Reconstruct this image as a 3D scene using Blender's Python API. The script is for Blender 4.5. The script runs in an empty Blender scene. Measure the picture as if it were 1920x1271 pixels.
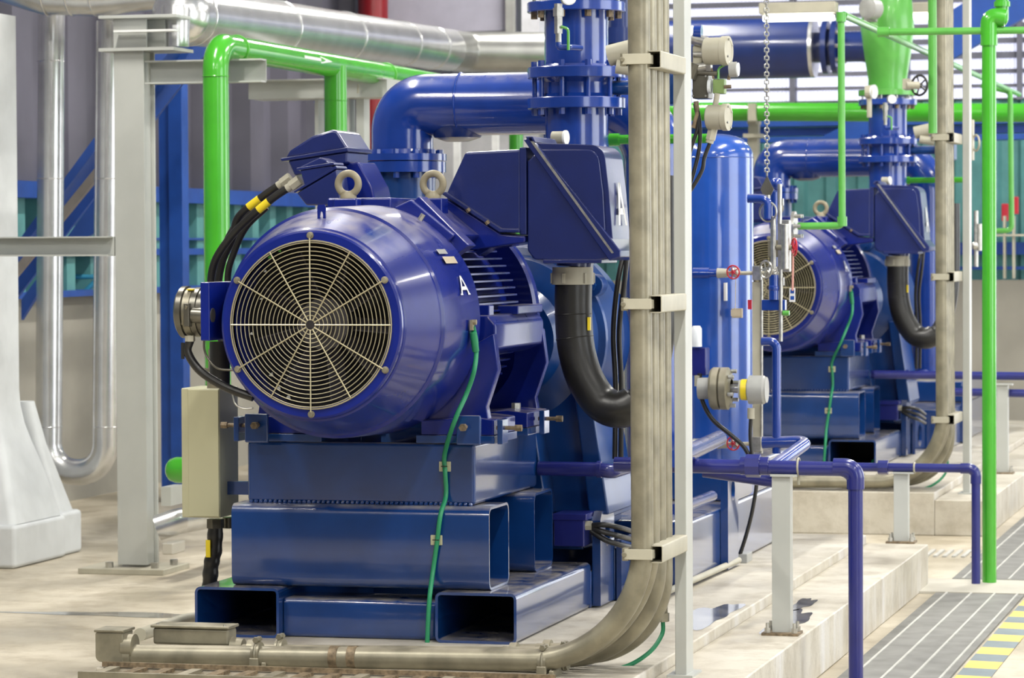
import bpy, bmesh, math, random
from mathutils import Vector, Matrix
random.seed(7)
S = bpy.context.scene
C = S.collection
PI = math.pi
# ------------------------------------------------------------------ camera
F = 6000.0
TH = math.radians(14.55); PT = math.radians(1.68); RO = -0.005
CAM = Vector((0, 0, 1.74))
fwd = Vector((-math.sin(TH) * math.cos(PT), math.cos(TH) * math.cos(PT), -math.sin(PT)))
r0 = Vector((math.cos(TH), math.sin(TH), 0)); u0 = r0.cross(fwd)
rgt = r0 * math.cos(RO) + u0 * math.sin(RO); up = u0 * math.cos(RO) - r0 * math.sin(RO)
cd = bpy.data.cameras.new('camera'); cam = bpy.data.objects.new('camera', cd); C.objects.link(cam)
M = Matrix((rgt, up, -fwd)).transposed().to_4x4(); M.translation = CAM; cam.matrix_world = M
cd.lens = F / 1920 * 36; cd.sensor_width = 36; cd.clip_end = 300; cd.clip_start = 0.1
cd.dof.use_dof = True; cd.dof.focus_distance = 13.7; cd.dof.aperture_fstop = 6.3
S.camera = cam
def ray(px, py): return fwd + rgt * ((px - 960) / F) + up * ((635.5 - py) / F)
def V(px, py, d): return CAM + ray(px, py) * d
def VY(px, py, Y): r = ray(px, py); return CAM + r * (Y / r.y)
def VZ(px, py, Z): r = ray(px, py); return CAM + r * ((Z - CAM.z) / r.z)
def VX(px, py, X): r = ray(px, py); return CAM + r * ((X - CAM.x) / r.x)
def XY(px, Y): return VY(px, 460, Y).x
def ZY(px, py, Y): return VY(px, py, Y).z
def v3(x, y, z): return Vector((x, y, z))

# ------------------------------------------------------------------ materials
MATS = {}
def mat(name, col, rough=0.35, metal=0.0, dust=0.0, noise=0.06, scale=6.0, bump=0.0, coat=0.0, col2=None, spec=0.5, dustcol=(0.42, 0.37, 0.29)):
    if name in MATS: return MATS[name]
    m = bpy.data.materials.new(name); m.use_nodes = True; nt = m.node_tree; N = nt.nodes; L = nt.links
    b = N['Principled BSDF']; b.inputs['Roughness'].default_value = rough; b.inputs['Metallic'].default_value = metal
    b.inputs['Coat Weight'].default_value = coat; b.inputs['Coat Roughness'].default_value = 0.08
    b.inputs['Specular IOR Level'].default_value = spec
    tc = N.new('ShaderNodeTexCoord'); nz = N.new('ShaderNodeTexNoise')
    nz.inputs['Scale'].default_value = scale; nz.inputs['Detail'].default_value = 6; L.new(tc.outputs['Object'], nz.inputs['Vector'])
    mx = N.new('ShaderNodeMix'); mx.data_type = 'RGBA'
    c2 = col2 if col2 else tuple(max(0, c * (1 - noise * 3)) for c in col)
    mx.inputs[6].default_value = (*c2, 1); mx.inputs[7].default_value = (*col, 1)
    rp = N.new('ShaderNodeMapRange'); rp.inputs[1].default_value = 0.35; rp.inputs[2].default_value = 0.65
    L.new(nz.outputs['Fac'], rp.inputs[0]); L.new(rp.outputs[0], mx.inputs[0])
    out = mx.outputs[2]
    if dust > 0:
        g = N.new('ShaderNodeNewGeometry'); sx = N.new('ShaderNodeSeparateXYZ'); L.new(g.outputs['Normal'], sx.inputs[0])
        mr = N.new('ShaderNodeMapRange'); mr.inputs[1].default_value = 0.6; mr.inputs[2].default_value = 0.97; mr.inputs[4].default_value = dust
        L.new(sx.outputs[2], mr.inputs[0])
        n2 = N.new('ShaderNodeTexNoise'); n2.inputs['Scale'].default_value = 9; n2.inputs['Detail'].default_value = 8; L.new(tc.outputs['Object'], n2.inputs['Vector'])
        mu = N.new('ShaderNodeMath'); mu.operation = 'MULTIPLY'; L.new(mr.outputs[0], mu.inputs[0])
        m3 = N.new('ShaderNodeMapRange'); m3.inputs[1].default_value = 0.3; m3.inputs[2].default_value = 0.6; L.new(n2.outputs['Fac'], m3.inputs[0]); L.new(m3.outputs[0], mu.inputs[1])
        m2 = N.new('ShaderNodeMix'); m2.data_type = 'RGBA'; L.new(mu.outputs[0], m2.inputs[0]); L.new(out, m2.inputs[6]); m2.inputs[7].default_value = (*dustcol, 1)
        out = m2.outputs[2]
        rr = N.new('ShaderNodeMapRange'); rr.inputs[3].default_value = rough; rr.inputs[4].default_value = 0.8; L.new(mu.outputs[0], rr.inputs[0]); L.new(rr.outputs[0], b.inputs['Roughness'])
    L.new(out, b.inputs['Base Color'])
    if bump > 0:
        n4 = N.new('ShaderNodeTexNoise'); n4.inputs['Scale'].default_value = 60; n4.inputs['Detail'].default_value = 3; L.new(tc.outputs['Object'], n4.inputs['Vector'])
        bp = N.new('ShaderNodeBump'); bp.inputs['Strength'].default_value = bump; bp.inputs['Distance'].default_value = 0.004
        L.new(n4.outputs['Fac'], bp.inputs['Height']); L.new(bp.outputs[0], b.inputs['Normal'])
    MATS[name] = m; return m
def emis(name, col, st):
    m = bpy.data.materials.new(name); m.use_nodes = True; b = m.node_tree.nodes['Principled BSDF']
    b.inputs['Emission Color'].default_value = (*col, 1); b.inputs['Emission Strength'].default_value = st; b.inputs['Base Color'].default_value = (.8, .8, .8, 1); return m
BLUE = mat('motor_blue', (0.0035, 0.0135, 0.185), 0.27, dust=0.45, coat=.45, bump=.03, spec=.4)
BOXB = mat('terminal_box_blue', (0.0055, 0.015, 0.120), 0.32, dust=0.3, coat=0.4, bump=.1)
BASE = mat('base_blue', (0.004, 0.040, 0.185), 0.24, dust=0.75, coat=1.0, bump=.06)
PUMPB = mat('pump_blue', (0.003, 0.042, 0.19), 0.28, dust=0.4, coat=0.3)
PIPEB = mat('pipe_blue', (0.009, 0.045, 0.29), 0.2, dust=0.35, coat=0.6, bump=.05)
VIOB = mat('small_pipe_blue', (0.014, 0.019, 0.170), 0.28, coat=0.3, bump=.1)
STRUCB = mat('structural_blue', (0.009, 0.065, 0.33), 0.45)
TANKB = mat('tank_blue', (0.014, 0.075, 0.38), 0.22, coat=0.8)
DUCTB = mat('duct_blue', (0.006, 0.022, 0.13), 0.3, coat=0.3)
GREEN = mat('green_pipe', (0.055, 0.37, 0.020), 0.22, coat=0.5, noise=.03)
LGREEN = mat('valve_green', (0.10, 0.39, 0.06), 0.32, coat=0.3, noise=.05)
RED = mat('red_pipe', (0.22, 0.003, 0.008), 0.35, coat=.2)
REDP = mat('red_plastic', (0.5, 0.02, 0.04), 0.4)
GREY = mat('column_grey', (0.46, 0.47, 0.44), 0.4, noise=.03, scale=3)
BEIGE = mat('beige_paint', (0.43, 0.405, 0.315), 0.45, dust=.3, noise=.06)
CABB = mat('cabinet_beige', (0.50, 0.48, 0.31), 0.4, noise=.02, scale=2)
GALV = mat('galvanized', (0.29, 0.265, 0.19), 0.38, metal=.35, noise=.12, scale=9, dust=.5, bump=.1)
ALU = mat('aluminium_cladding', (0.74, 0.74, 0.74), 0.26, metal=.85, noise=.06, scale=5)
STEEL = mat('bright_steel', (0.55, 0.54, 0.5), 0.3, metal=.8, noise=.1, scale=30)
BRASS = mat('eye_bolt_tan', (0.30, 0.26, 0.17), 0.45, noise=.1, bump=.2)
RUST = mat('rusty_bolt', (0.28, 0.21, 0.13), 0.6, metal=.3, noise=.2, scale=40)
WIREM = mat('guard_wire', (0.48, 0.43, 0.28), 0.35, metal=.5)
DARK = mat('interior_shade', (0.012, 0.010, 0.010), 0.6)  # near-black put in for the shade inside hollow beams and fan hood
FANM = mat('fan_grey', (0.05, 0.045, 0.05), 0.4)
RUB = mat('black_rubber', (0.018, 0.017, 0.015), 0.36, noise=.15, bump=.15)
CAST = mat('cast_dark', (0.16, 0.15, 0.12), 0.3, metal=.5, noise=.15)
YEL = mat('yellow_label', (0.85, 0.65, 0.02), 0.4)
WHITE = mat('white_paint', (0.8, 0.8, 0.78), 0.5)
GWIRE = mat('green_wire', (0.02, 0.28, 0.12), 0.45)
CONC = mat('pale_concrete', (0.50, 0.47, 0.40), 0.65, noise=.05, scale=2.5, bump=.1)
CONCW = mat('wall_concrete', (0.36, 0.34, 0.29), 0.8, noise=.08, scale=1.2)
PLASTIC = mat('grey_plastic', (0.35, 0.35, 0.33), .4)
TAN = mat('tan_label', (0.50, 0.42, 0.30), .6)
GLASS = mat('gauge_glass', (0.75, 0.78, 0.8), .08, coat=1)

def floor_mat(name, base, base2, streak=False):
    m = bpy.data.materials.new(name); m.use_nodes = True; nt = m.node_tree; N = nt.nodes; L = nt.links; b = N['Principled BSDF']
    tc = N.new('ShaderNodeTexCoord')
    def noise(sc, det=8, vec=None, rough=.6):
        n = N.new('ShaderNodeTexNoise'); n.inputs['Scale'].default_value = sc; n.inputs['Detail'].default_value = det; n.inputs['Roughness'].default_value = rough
        L.new(vec or tc.outputs['Object'], n.inputs['Vector']); return n.outputs['Fac']
    def ramp(f, p0, c0, p1, c1):
        r = N.new('ShaderNodeValToRGB'); r.color_ramp.elements[0].position = p0; r.color_ramp.elements[0].color = c0; r.color_ramp.elements[1].position = p1; r.color_ramp.elements[1].color = c1
        L.new(f, r.inputs[0]); return r.outputs[0]
    a = ramp(noise(.9, 9), .38, (*base2, 1), .6, (*base, 1))
    g = ramp(noise(5, 10, rough=.7), .30, (.62, .58, .52, 1), .55, (1, 1, 1, 1))
    mx = N.new('ShaderNodeMix'); mx.data_type = 'RGBA'; mx.blend_type = 'MULTIPLY'; mx.inputs[0].default_value = .8; L.new(a, mx.inputs[6]); L.new(g, mx.inputs[7])
    out = mx.outputs[2]
    if streak:      # pale lime runs down the sides of the plinth
        mp = N.new('ShaderNodeMapping'); mp.inputs['Scale'].default_value = (6, 4, .6); L.new(tc.outputs['Object'], mp.inputs[0])
        f = ramp(noise(1, 5, mp.outputs[0]), .50, (0, 0, 0, 1), .66, (1, 1, 1, 1))
        ge = N.new('ShaderNodeNewGeometry'); sx = N.new('ShaderNodeSeparateXYZ'); L.new(ge.outputs['Normal'], sx.inputs[0])
        mm = N.new('ShaderNodeMath'); mm.operation = 'MULTIPLY'; ab = N.new('ShaderNodeMath'); ab.operation = 'MULTIPLY'; L.new(sx.outputs[0], ab.inputs[0]); ab.inputs[1].default_value = .5
        L.new(ab.outputs[0], mm.inputs[0]); L.new(f, mm.inputs[1])
        m2 = N.new('ShaderNodeMix'); m2.data_type = 'RGBA'; L.new(mm.outputs[0], m2.inputs[0]); L.new(out, m2.inputs[6]); m2.inputs[7].default_value = (.70, .70, .72, 1); out = m2.outputs[2]
    L.new(out, b.inputs['Base Color'])
    q = N.new('ShaderNodeMapRange'); q.inputs[1].default_value = .38; q.inputs[2].default_value = .6; q.inputs[3].default_value = .28; q.inputs[4].default_value = .65
    L.new(noise(.9, 9), q.inputs[0]); L.new(q.outputs[0], b.inputs['Roughness'])
    bp = N.new('ShaderNodeBump'); bp.inputs['Strength'].default_value = .15; bp.inputs['Distance'].default_value = .01; L.new(noise(40, 3), bp.inputs['Height']); L.new(bp.outputs[0], b.inputs['Normal'])
    return m
FLOORM = floor_mat('floor_concrete', (.54, .485, .385), (.40, .345, .25))
PLINM = floor_mat('plinth_concrete', (.56, .52, .44), (.45, .405, .32), True)

# ------------------------------------------------------------------ mesh builder
def basis(d):
    d = d.normalized(); a = Vector((0, 0, 1)) if abs(d.z) < .9 else Vector((1, 0, 0))
    x = a.cross(d).normalized(); return x, d.cross(x)
def fillet(pts, r, n=8):
    out = [Vector(pts[0])]
    for i in range(1, len(pts) - 1):
        p = Vector(pts[i]); a = (Vector(pts[i - 1]) - p); b = (Vector(pts[i + 1]) - p)
        la, lb = a.length, b.length; a.normalize(); b.normalize()
        ang = a.angle(b)
        if ang > PI - .02: out.append(p); continue
        t = min(r / math.tan(ang / 2), la * .49, lb * .49); rr = t * math.tan(ang / 2)
        c = p + (a + b).normalized() * (rr / math.sin(ang / 2))
        s = p + a * t - c; e = p + b * t - c; tot = s.angle(e)
        for k in range(n + 1):
            f = k / n; out.append(c + (s * math.sin((1 - f) * tot) + e * math.sin(f * tot)) / math.sin(tot))
    out.append(Vector(pts[-1])); return out
def spline(pts, n=8):
    P = [Vector(p) for p in pts]; P = [P[0] * 2 - P[1]] + P + [P[-1] * 2 - P[-2]]; out = []
    for i in range(1, len(P) - 2):
        for k in range(n):
            t = k / n; a, b, c, d = P[i - 1:i + 3]
            out.append(.5 * ((2 * b) + (c - a) * t + (2 * a - 5 * b + 4 * c - d) * t * t + (3 * b - a - 3 * c + d) * t ** 3))
    out.append(P[-2]); return out
class MB:
    def __init__(s): s.v = []; s.f = []
    def add(s, vs, fs):
        o = len(s.v); s.v += [Vector(v) for v in vs]; s.f += [tuple(i + o for i in f) for f in fs]; return s
    def box(s, a, b):
        x0, y0, z0 = [min(a[i], b[i]) for i in range(3)]; x1, y1, z1 = [max(a[i], b[i]) for i in range(3)]
        return s.add([(x0, y0, z0), (x1, y0, z0), (x1, y1, z0), (x0, y1, z0), (x0, y0, z1), (x1, y0, z1), (x1, y1, z1), (x0, y1, z1)],
                     [(0, 3, 2, 1), (4, 5, 6, 7), (0, 1, 5, 4), (1, 2, 6, 5), (2, 3, 7, 6), (3, 0, 4, 7)])
    def obox(s, c, ax, ay, az):
        c = Vector(c); ax, ay, az = Vector(ax), Vector(ay), Vector(az)
        vs = [c + ax * i + ay * j + az * k for k in (-1, 1) for i, j in ((-1, -1), (1, -1), (1, 1), (-1, 1))]
        return s.add(vs, [(0, 3, 2, 1), (4, 5, 6, 7), (0, 1, 5, 4), (1, 2, 6, 5), (2, 3, 7, 6), (3, 0, 4, 7)])
    def bar(s, p0, p1, w, h, upv=(0, 0, 1)):
        p0, p1 = Vector(p0), Vector(p1); d = (p1 - p0); L = d.length; d.normalize(); u = Vector(upv)
        x = u.cross(d); x = x.normalized() if x.length > 1e-4 else basis(d)[0]; u = d.cross(x)
        return s.obox((p0 + p1) / 2, x * w / 2, d * L / 2, u * h / 2)
    def tube(s, pts, r, seg=20, cap=True):
        P = [Vector(p) for p in pts]; n = len(P); R = r if isinstance(r, (list, tuple)) else [r] * n
        d = (P[1] - P[0]).normalized(); x, y = basis(d); vs = []; fs = []
        for i in range(n):
            nd = (P[min(i + 1, n - 1)] - P[max(i - 1, 0)])
            if nd.length < 1e-7: nd = d
            nd.normalize(); q = d.rotation_difference(nd); x = (q @ x).normalized(); d = nd; y = d.cross(x)
            for k in range(seg):
                a = 2 * PI * k / seg; vs.append(P[i] + (x * math.cos(a) + y * math.sin(a)) * R[i])
        for i in range(n - 1):
            for k in range(seg):
                k2 = (k + 1) % seg; fs.append((i * seg + k, i * seg + k2, (i + 1) * seg + k2, (i + 1) * seg + k))
        if cap: fs.append(tuple(range(seg - 1, -1, -1))); fs.append(tuple((n - 1) * seg + k for k in range(seg)))
        return s.add(vs, fs)
    def cyl(s, p0, p1, r, seg=24, r2=None): return s.tube([p0, p1], [r, r if r2 is None else r2], seg)
    def lathe(s, prof, o, d, seg=48, cap=False):   # prof [(axial, radius)]
        o = Vector(o); d = Vector(d).normalized(); x, y = basis(d); vs = []; fs = []; n = len(prof)
        for (t, r) in prof:
            for k in range(seg):
                a = 2 * PI * k / seg; vs.append(o + d * t + (x * math.cos(a) + y * math.sin(a)) * r)
        for i in range(n - 1):
            for k in range(seg):
                k2 = (k + 1) % seg; fs.append((i * seg + k, i * seg + k2, (i + 1) * seg + k2, (i + 1) * seg + k))
        if cap: fs.append(tuple(range(seg - 1, -1, -1))); fs.append(tuple((n - 1) * seg + k for k in range(seg)))
        return s.add(vs, fs)
    def torus(s, c, d, R, r, seg=48, rs=8):
        c = Vector(c); x, y = basis(Vector(d)); d = Vector(d).normalized(); vs = []; fs = []
        for i in range(seg):
            a = 2 * PI * i / seg; e = x * math.cos(a) + y * math.sin(a)
            for k in range(rs):
                b = 2 * PI * k / rs; vs.append(c + e * (R + r * math.cos(b)) + d * r * math.sin(b))
        for i in range(seg):
            for k in range(rs):
                i2, k2 = (i + 1) % seg, (k + 1) % rs; fs.append((i * rs + k, i2 * rs + k, i2 * rs + k2, i * rs + k2))
        return s.add(vs, fs)
    def prism(s, poly, ext):        # poly of 3D points, extruded by ext
        e = Vector(ext); P = [Vector(p) for p in poly]; n = len(P)
        nrm = Vector((0, 0, 0))
        for i in range(n): nrm += P[i].cross(P[(i + 1) % n])
        if nrm.dot(e) > 0: P.reverse()
        vs = P + [p + e for p in P]
        fs = [tuple(range(n)), tuple(range(2 * n - 1, n - 1, -1))] + [(i, i + n, (i + 1) % n + n, (i + 1) % n) for i in range(n)]
        return s.add(vs, fs)
    def rtube(s, a, b, t, ax):      # hollow rectangular tube, walls t, open along axis ax (0 or 1); corners softened by modifier
        x0, y0, z0 = a; x1, y1, z1 = b
        i = 1 - ax
        A = [x0, y0]; B = [x1, y1]
        lo = list(a); hi = list(b)
        o = [(lo[i], lo[2]), (hi[i], lo[2]), (hi[i], hi[2]), (lo[i], hi[2])]
        c = .12 * min(hi[i] - lo[i], hi[2] - lo[2])
        def rr(x0, z0, x1, z1, c):
            P = []
            for cx, cz, a0 in ((x1 - c, z0 + c, -90), (x1 - c, z1 - c, 0), (x0 + c, z1 - c, 90), (x0 + c, z0 + c, 180)):
                for k in range(5):
                    q = math.radians(a0 + k * 22.5); P.append((cx + c * math.cos(q), cz + c * math.sin(q)))
            return P
        O = rr(lo[i], lo[2], hi[i], hi[2], c); I = rr(lo[i] + t, lo[2] + t, hi[i] - t, hi[2] - t, max(c - t, .004)); n = len(O)
        def P3(p, e): return (e, p[0], p[1]) if ax == 0 else (p[0], e, p[1])
        vs = [P3(p, lo[ax]) for p in O] + [P3(p, hi[ax]) for p in O] + [P3(p, lo[ax]) for p in I] + [P3(p, hi[ax]) for p in I]
        fs = []
        for k in range(n):
            k2 = (k + 1) % n
            fs += [(k, k2, n + k2, n + k), (2 * n + k, 3 * n + k, 3 * n + k2, 2 * n + k2), (k, 2 * n + k, 2 * n + k2, k2), (n + k, n + k2, 3 * n + k2, 3 * n + k)]
        return s.add(vs, fs)
    def sphere(s, c, r, seg=20, rings=10, sc=(1, 1, 1)):
        c = Vector(c); vs = []; fs = []
        for i in range(rings + 1):
            t = PI * i / rings
            for k in range(seg):
                a = 2 * PI * k / seg; vs.append(c + Vector((r * sc[0] * math.sin(t) * math.cos(a), r * sc[1] * math.sin(t) * math.sin(a), r * sc[2] * math.cos(t))))
        for i in range(rings):
            for k in range(seg):
                k2 = (k + 1) % seg; fs.append((i * seg + k, (i + 1) * seg + k, (i + 1) * seg + k2, i * seg + k2))
        return s.add(vs, fs)
    def build(s, name, m, parent=None, bevel=0, smooth=True, org=None, ang=35, segs=2):
        me = bpy.data.meshes.new(name)
        if parent is not None: o = root_loc(parent)
        elif org is not None: o = Vector(org)
        else:
            o = Vector(((min(v.x for v in s.v) + max(v.x for v in s.v)) / 2, (min(v.y for v in s.v) + max(v.y for v in s.v)) / 2, min(v.z for v in s.v)))
        me.from_pydata([v - o for v in s.v], [], s.f)
        bm = bmesh.new(); bm.from_mesh(me); bmesh.ops.remove_doubles(bm, verts=bm.verts, dist=1e-6); bmesh.ops.recalc_face_normals(bm, faces=bm.faces); bm.to_mesh(me); bm.free()
        me.materials.append(m)
        if smooth: me.shade_smooth(); me.set_sharp_from_angle(angle=math.radians(ang))
        ob = bpy.data.objects.new(name, me); C.objects.link(ob)
        if parent is not None: ob.parent = parent
        else: ob.location = o
        if bevel:
            bv = ob.modifiers.new('bevel', 'BEVEL'); bv.width = bevel; bv.segments = segs; bv.limit_method = 'ANGLE'; bv.angle_limit = math.radians(40); bv.harden_normals = True
        return ob
def root_loc(o):
    while o.parent: o = o.parent
    return o.location.copy()
DUPS = []
def tag(o, label, cat, group=None, dup=None):
    o['label'] = label.replace('{}', 'near'); o['category'] = cat
    if group: o['group'] = group
    if '{}' in label: DUPS.append((o, label))
    return o
def T(name, label, cat, loc, group=None):
    o = bpy.data.objects.new(name, None); o.empty_display_size = .1; C.objects.link(o); o.location = Vector(loc)
    return tag(o, label, cat, group)
def one(mb, name, m, label, cat, group=None, **k): return tag(mb.build(name, m, **k), label, cat, group)
def struct(mb, name, m, **k): o = mb.build(name, m, **k); o['kind'] = 'structure'; return o
BM = {}
def bolt(parent, p, d, r=.014, h=.02, m=None, name='bolt'):
    mb = MB(); d = Vector(d).normalized(); p = Vector(p); mb.tube([p, p + d * h], r, 6); return mb.build(name, m or STEEL, parent, bevel=0)
def copy_tree(o, off=None, label=None, parent=None):
    c = o.copy(); C.objects.link(c)
    if parent is not None: c.parent = parent
    if off is not None: c.location = o.location + Vector(off)
    if label: c['label'] = label
    for ch in o.children: copy_tree(ch, parent=c)
    return c
def glyphA(fn, w, h, t, parent, m=WHITE, serif=True):     # letter A on a surface fn(u, v)
    mb = MB()
    def strip(a, b, wd):
        n = 6
        for k in range(n):
            P = []
            for q in (k / n, (k + 1) / n): P.append((a[0] + (b[0] - a[0]) * q, a[1] + (b[1] - a[1]) * q))
            mb.add([fn(P[0][0] - wd, P[0][1]), fn(P[0][0] + wd, P[0][1]), fn(P[1][0] + wd, P[1][1]), fn(P[1][0] - wd, P[1][1])], [(0, 1, 2, 3)])
    strip((-w / 2, 0), (0, h), t / 2); strip((w / 2, 0), (0, h), t / 2)
    mb.add([fn(-w * .32, h * .25), fn(w * .32, h * .25), fn(w * .27, h * .25 + t * .8), fn(-w * .27, h * .25 + t * .8)], [(0, 1, 2, 3)])
    # serifs
    for sx in ((-1, 1) if serif else ()): mb.add([fn(sx * w / 2 - t * .9, 0), fn(sx * w / 2 + t * .9, 0), fn(sx * w / 2 + t * .9, t * .3), fn(sx * w / 2 - t * .9, t * .3)], [(0, 1, 2, 3)])
    return mb.build('letter', m, parent, smooth=False)

# ================================================================== THE SETTING
FZ = -.30
struct(MB().box((-14, -3, FZ - .1), (8, 60, FZ)), 'floor', FLOORM)
PX0, PX1, LX = -5.0, -2.75, -2.38
for (ya, yb) in ((12.36, 19.0), (22.3, 31.5)):
    struct(MB().box((PX0, ya, FZ), (PX1, yb, 0)), 'trim_1', PLINM, bevel=.008)
    struct(MB().box((PX1, ya, FZ), (LX, yb, -.05)), 'trim_2', PLINM, bevel=.008)
# ================================================================== PUMP SET (near); copied to make the far one
Yf = 12.80; AX = VY(583, 609, Yf).x; AZ = VY(583, 609, Yf).z
# ---- skid / base frame
YB = 13.45
t = T('base_frame', 'stepped blue steel base frame of hollow box beams under the {} motor', 'base frame', (AX, YB, 0))
xl0, xl1 = XY(360, YB), XY(518, YB); xr0, xr1 = XY(812, YB), XY(965, YB)
zt = .222
MB().rtube((xl0, YB, .0), (xl1, YB + 1.5, zt), .012, 1).build('side_beam', BASE, t)
MB().rtube((xr0, YB, .0), (xr1, YB + 1.42, zt), .012, 1).build('side_beam', BASE, t)
MB().box((xl0 + .02, YB + 1.0, .02), (xl1 - .02, YB + 1.02, zt - .02)).build('shade_plate', DARK, t)  # near-black plates stand in for the shade deep in both hollow beams
MB().box((xr0 + .02, YB + 1.0, .02), (xr1 - .02, YB + 1.02, zt - .02)).build('shade_plate', DARK, t)
MB().rtube((xl1 + .003, YB + .06, .0), (xr0 - .003, YB + .36, .172), .012, 0).build('cross_beam', BASE, t)
ym = YB + .08
mx0, mx1 = XY(430, ym), XY(914, ym); mz0, mz1 = zt + .001, ZY(670, 948, ym)
def dY(px0, px1, d0): return d0 * ((2517 - px0) / (2517 - px1) - 1) * .985
w1 = dY(912, 951, 14.2)
MB().rtube((mx0, ym, mz0), (mx1, ym + w1, mz1), .011, 0).build('lower_beam', BASE, t)
g = dY(912, 1000, 14.2); g2 = dY(912, 1036, 14.2)
MB().rtube((mx0, ym + g, mz0), (mx1, ym + g2, mz1), .011, 0).build('lower_beam', BASE, t)
yt = YB + .17
bx0, bx1 = XY(460, yt), XY(888, yt); bz1 = ZY(670, 829, yt)
MB().box((bx0, yt, mz1 + .001), (bx1, yt + dY(887, 1008, 14.3), bz1)).build('top_beam', BASE, t, bevel=.018, segs=3)
wm = MB()
for k in range(46):
    x = bx0 + .02 + (bx1 - bx0 - .04) * k / 45; wm.sphere((x, yt - .004, mz1 + .004), .011, 6, 4)
wm.build('weld_seam', BASE, t)
# lower skid behind, with lifting lugs
sy0 = YB + 1.43; skx = -3.20
MB().box((xl0, sy0, 0), (xr1 + .0, sy0 + .32, .18)).build('skid_beam', BASE, t, bevel=.01)
def plate_with_hole(x0, x1, y0, y1, z0, z1, cy, cz, ry, rz, chamfer=0.0):
    mb = MB(); n = 32; O = []; I = []
    outer = [(y1, z0), (y1, z1 - chamfer), (y1 - chamfer, z1), (y0 + chamfer, z1), (y0, z1 - chamfer), (y0, z0)]
    # sample outline by angle
    def hit(a):
        dx, dz = math.cos(a), math.sin(a); best = 1e9
        for i in range(len(outer)):
            p, q = outer[i], outer[(i + 1) % len(outer)]
            ex, ez = q[0] - p[0], q[1] - p[1]; den = dx * ez - dz * ex
            if abs(den) < 1e-9: continue
            s_ = ((p[0] - cy) * ez - (p[1] - cz) * ex) / den; w_ = ((p[0] - cy) * dz - (p[1] - cz) * dx) / den
            if s_ > 0 and -1e-6 <= w_ <= 1 + 1e-6: best = min(best, s_)
        return best
    angs = sorted(set([2 * PI * k / n for k in range(n)] + [math.atan2(p[1] - cz, p[0] - cy) % (2 * PI) for p in outer]))
    n = len(angs); vs = []
    for X in (x0, x1):
        for a in angs: h = hit(a); vs.append((X, cy + math.cos(a) * h, cz + math.sin(a) * h))
        for a in angs: vs.append((X, cy + math.cos(a) * ry, cz + math.sin(a) * rz))
    fs = []
    for k in range(n):
        k2 = (k + 1) % n
        fs += [(k, k2, n + k2, n + k), (2 * n + k, 3 * n + k, 3 * n + k2, 2 * n + k2), (k, 2 * n + k, 2 * n + k2, k2), (n + k, n + k2, 3 * n + k2, 3 * n + k)]
    return mb.add(vs, fs)
lx = xr1
def lug(y, parent, x=lx, zt_=.46):
    plate_with_hole(x + .002, x + .042, y, y + .30, 0.01, zt_, y + .15, zt_ - .12, .055, .055, .04).build('lifting_lug', BASE, parent)
lug(sy0 + .02, t)
plate_with_hole(lx + .05, lx + .075, sy0 + .33, sy0 + .95, 0, .30, sy0 + .63, .14, .13, .095).build('side_plate', BASE, t)
MB().box((xl0, sy0 + .34, 0), (lx + .045, sy0 + 1.0, .26)).build('skid_beam', BASE, t, bevel=.01)
MB().box((xl0, sy0 + 1.02, 0), (skx, sy0 + 4.0, .335)).build('skid_beam', BASE, t, bevel=.02)
yl = 16.72
lug(yl, t, skx, .54)
MB().box((xl0, yl + .45, .336), (skx + .0, sy0 + 4.3, .52)).build('deck', BASE, t, bevel=.015)
MB().box((AX - .1, sy0 + .1, .27), (lx - .06, sy0 + .55, .42)).build('pedestal', BASE, t, bevel=.008)

# ---- motor
AXP = (AX, Yf, AZ); YD = Vector((0, 1, 0))
t = T('electric_motor', 'big round blue electric motor with wire fan guard and cooling fins, {} pump set', 'electric motor', (AX, Yf + .9, bz1))
GR, FR, OR = .352, .397, .512
# hood: profile outer then inner
prof = [(0, GR - .006), (0, FR - .008), (.006, FR), (.030, FR + .004), (.034, FR + .012), (.31, OR - .028), (.316, OR - .016), (.33, OR - .014), (.83, OR), (.86, OR - .006), (.86, OR - .03), (.1, FR - .02), (.02, GR - .006)]
MB().lathe(prof, AXP, YD, 96).build('fan_hood', BLUE, t, ang=7)
MB().lathe([(.42, 0.001), (.42, GR + .08)], AXP, YD, 48).build('shade_disc', DARK, t)  # near-black disc stands in for the shade behind the fan
fb = MB(); 
for k in range(9):
    a = 2 * PI * k / 9; e = Vector((math.cos(a), 0, math.sin(a))); q = Vector((-math.sin(a), 0, math.cos(a)))
    o = Vector(AXP) + YD * .24
    fb.prism([o + e * .10 - q * .03, o + e * .33 - q * .05, o + e * .33 + q * .0 + YD * .07, o + e * .10 + q * .02 + YD * .07], (q * .006))
fb.cyl(Vector(AXP) + YD * .17, Vector(AXP) + YD * .33, .11, 32).cyl(Vector(AXP) + YD * .13, Vector(AXP) + YD * .2, .045, 20)
fb.build('cooling_fan', FANM, t)
gb = MB(); yo = Vector(AXP) - YD * .006
for k in range(19): gb.torus(yo, YD, .022 + (GR - .006 - .022) * k / 18, .0021, 72, 5)
gb.torus(yo, YD, GR + .002, .0035, 80, 6)
for k in range(12):
    a = PI / 2 + k * PI / 6; e = Vector((math.cos(a), 0, math.sin(a))); L_ = GR + .022 if k % 2 == 0 else GR
    gb.tube([yo - YD * .005 + e * .02, yo - YD * .005 + e * L_], .0032, 6)
guard = gb.build('fan_guard', WIREM, t)
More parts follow.
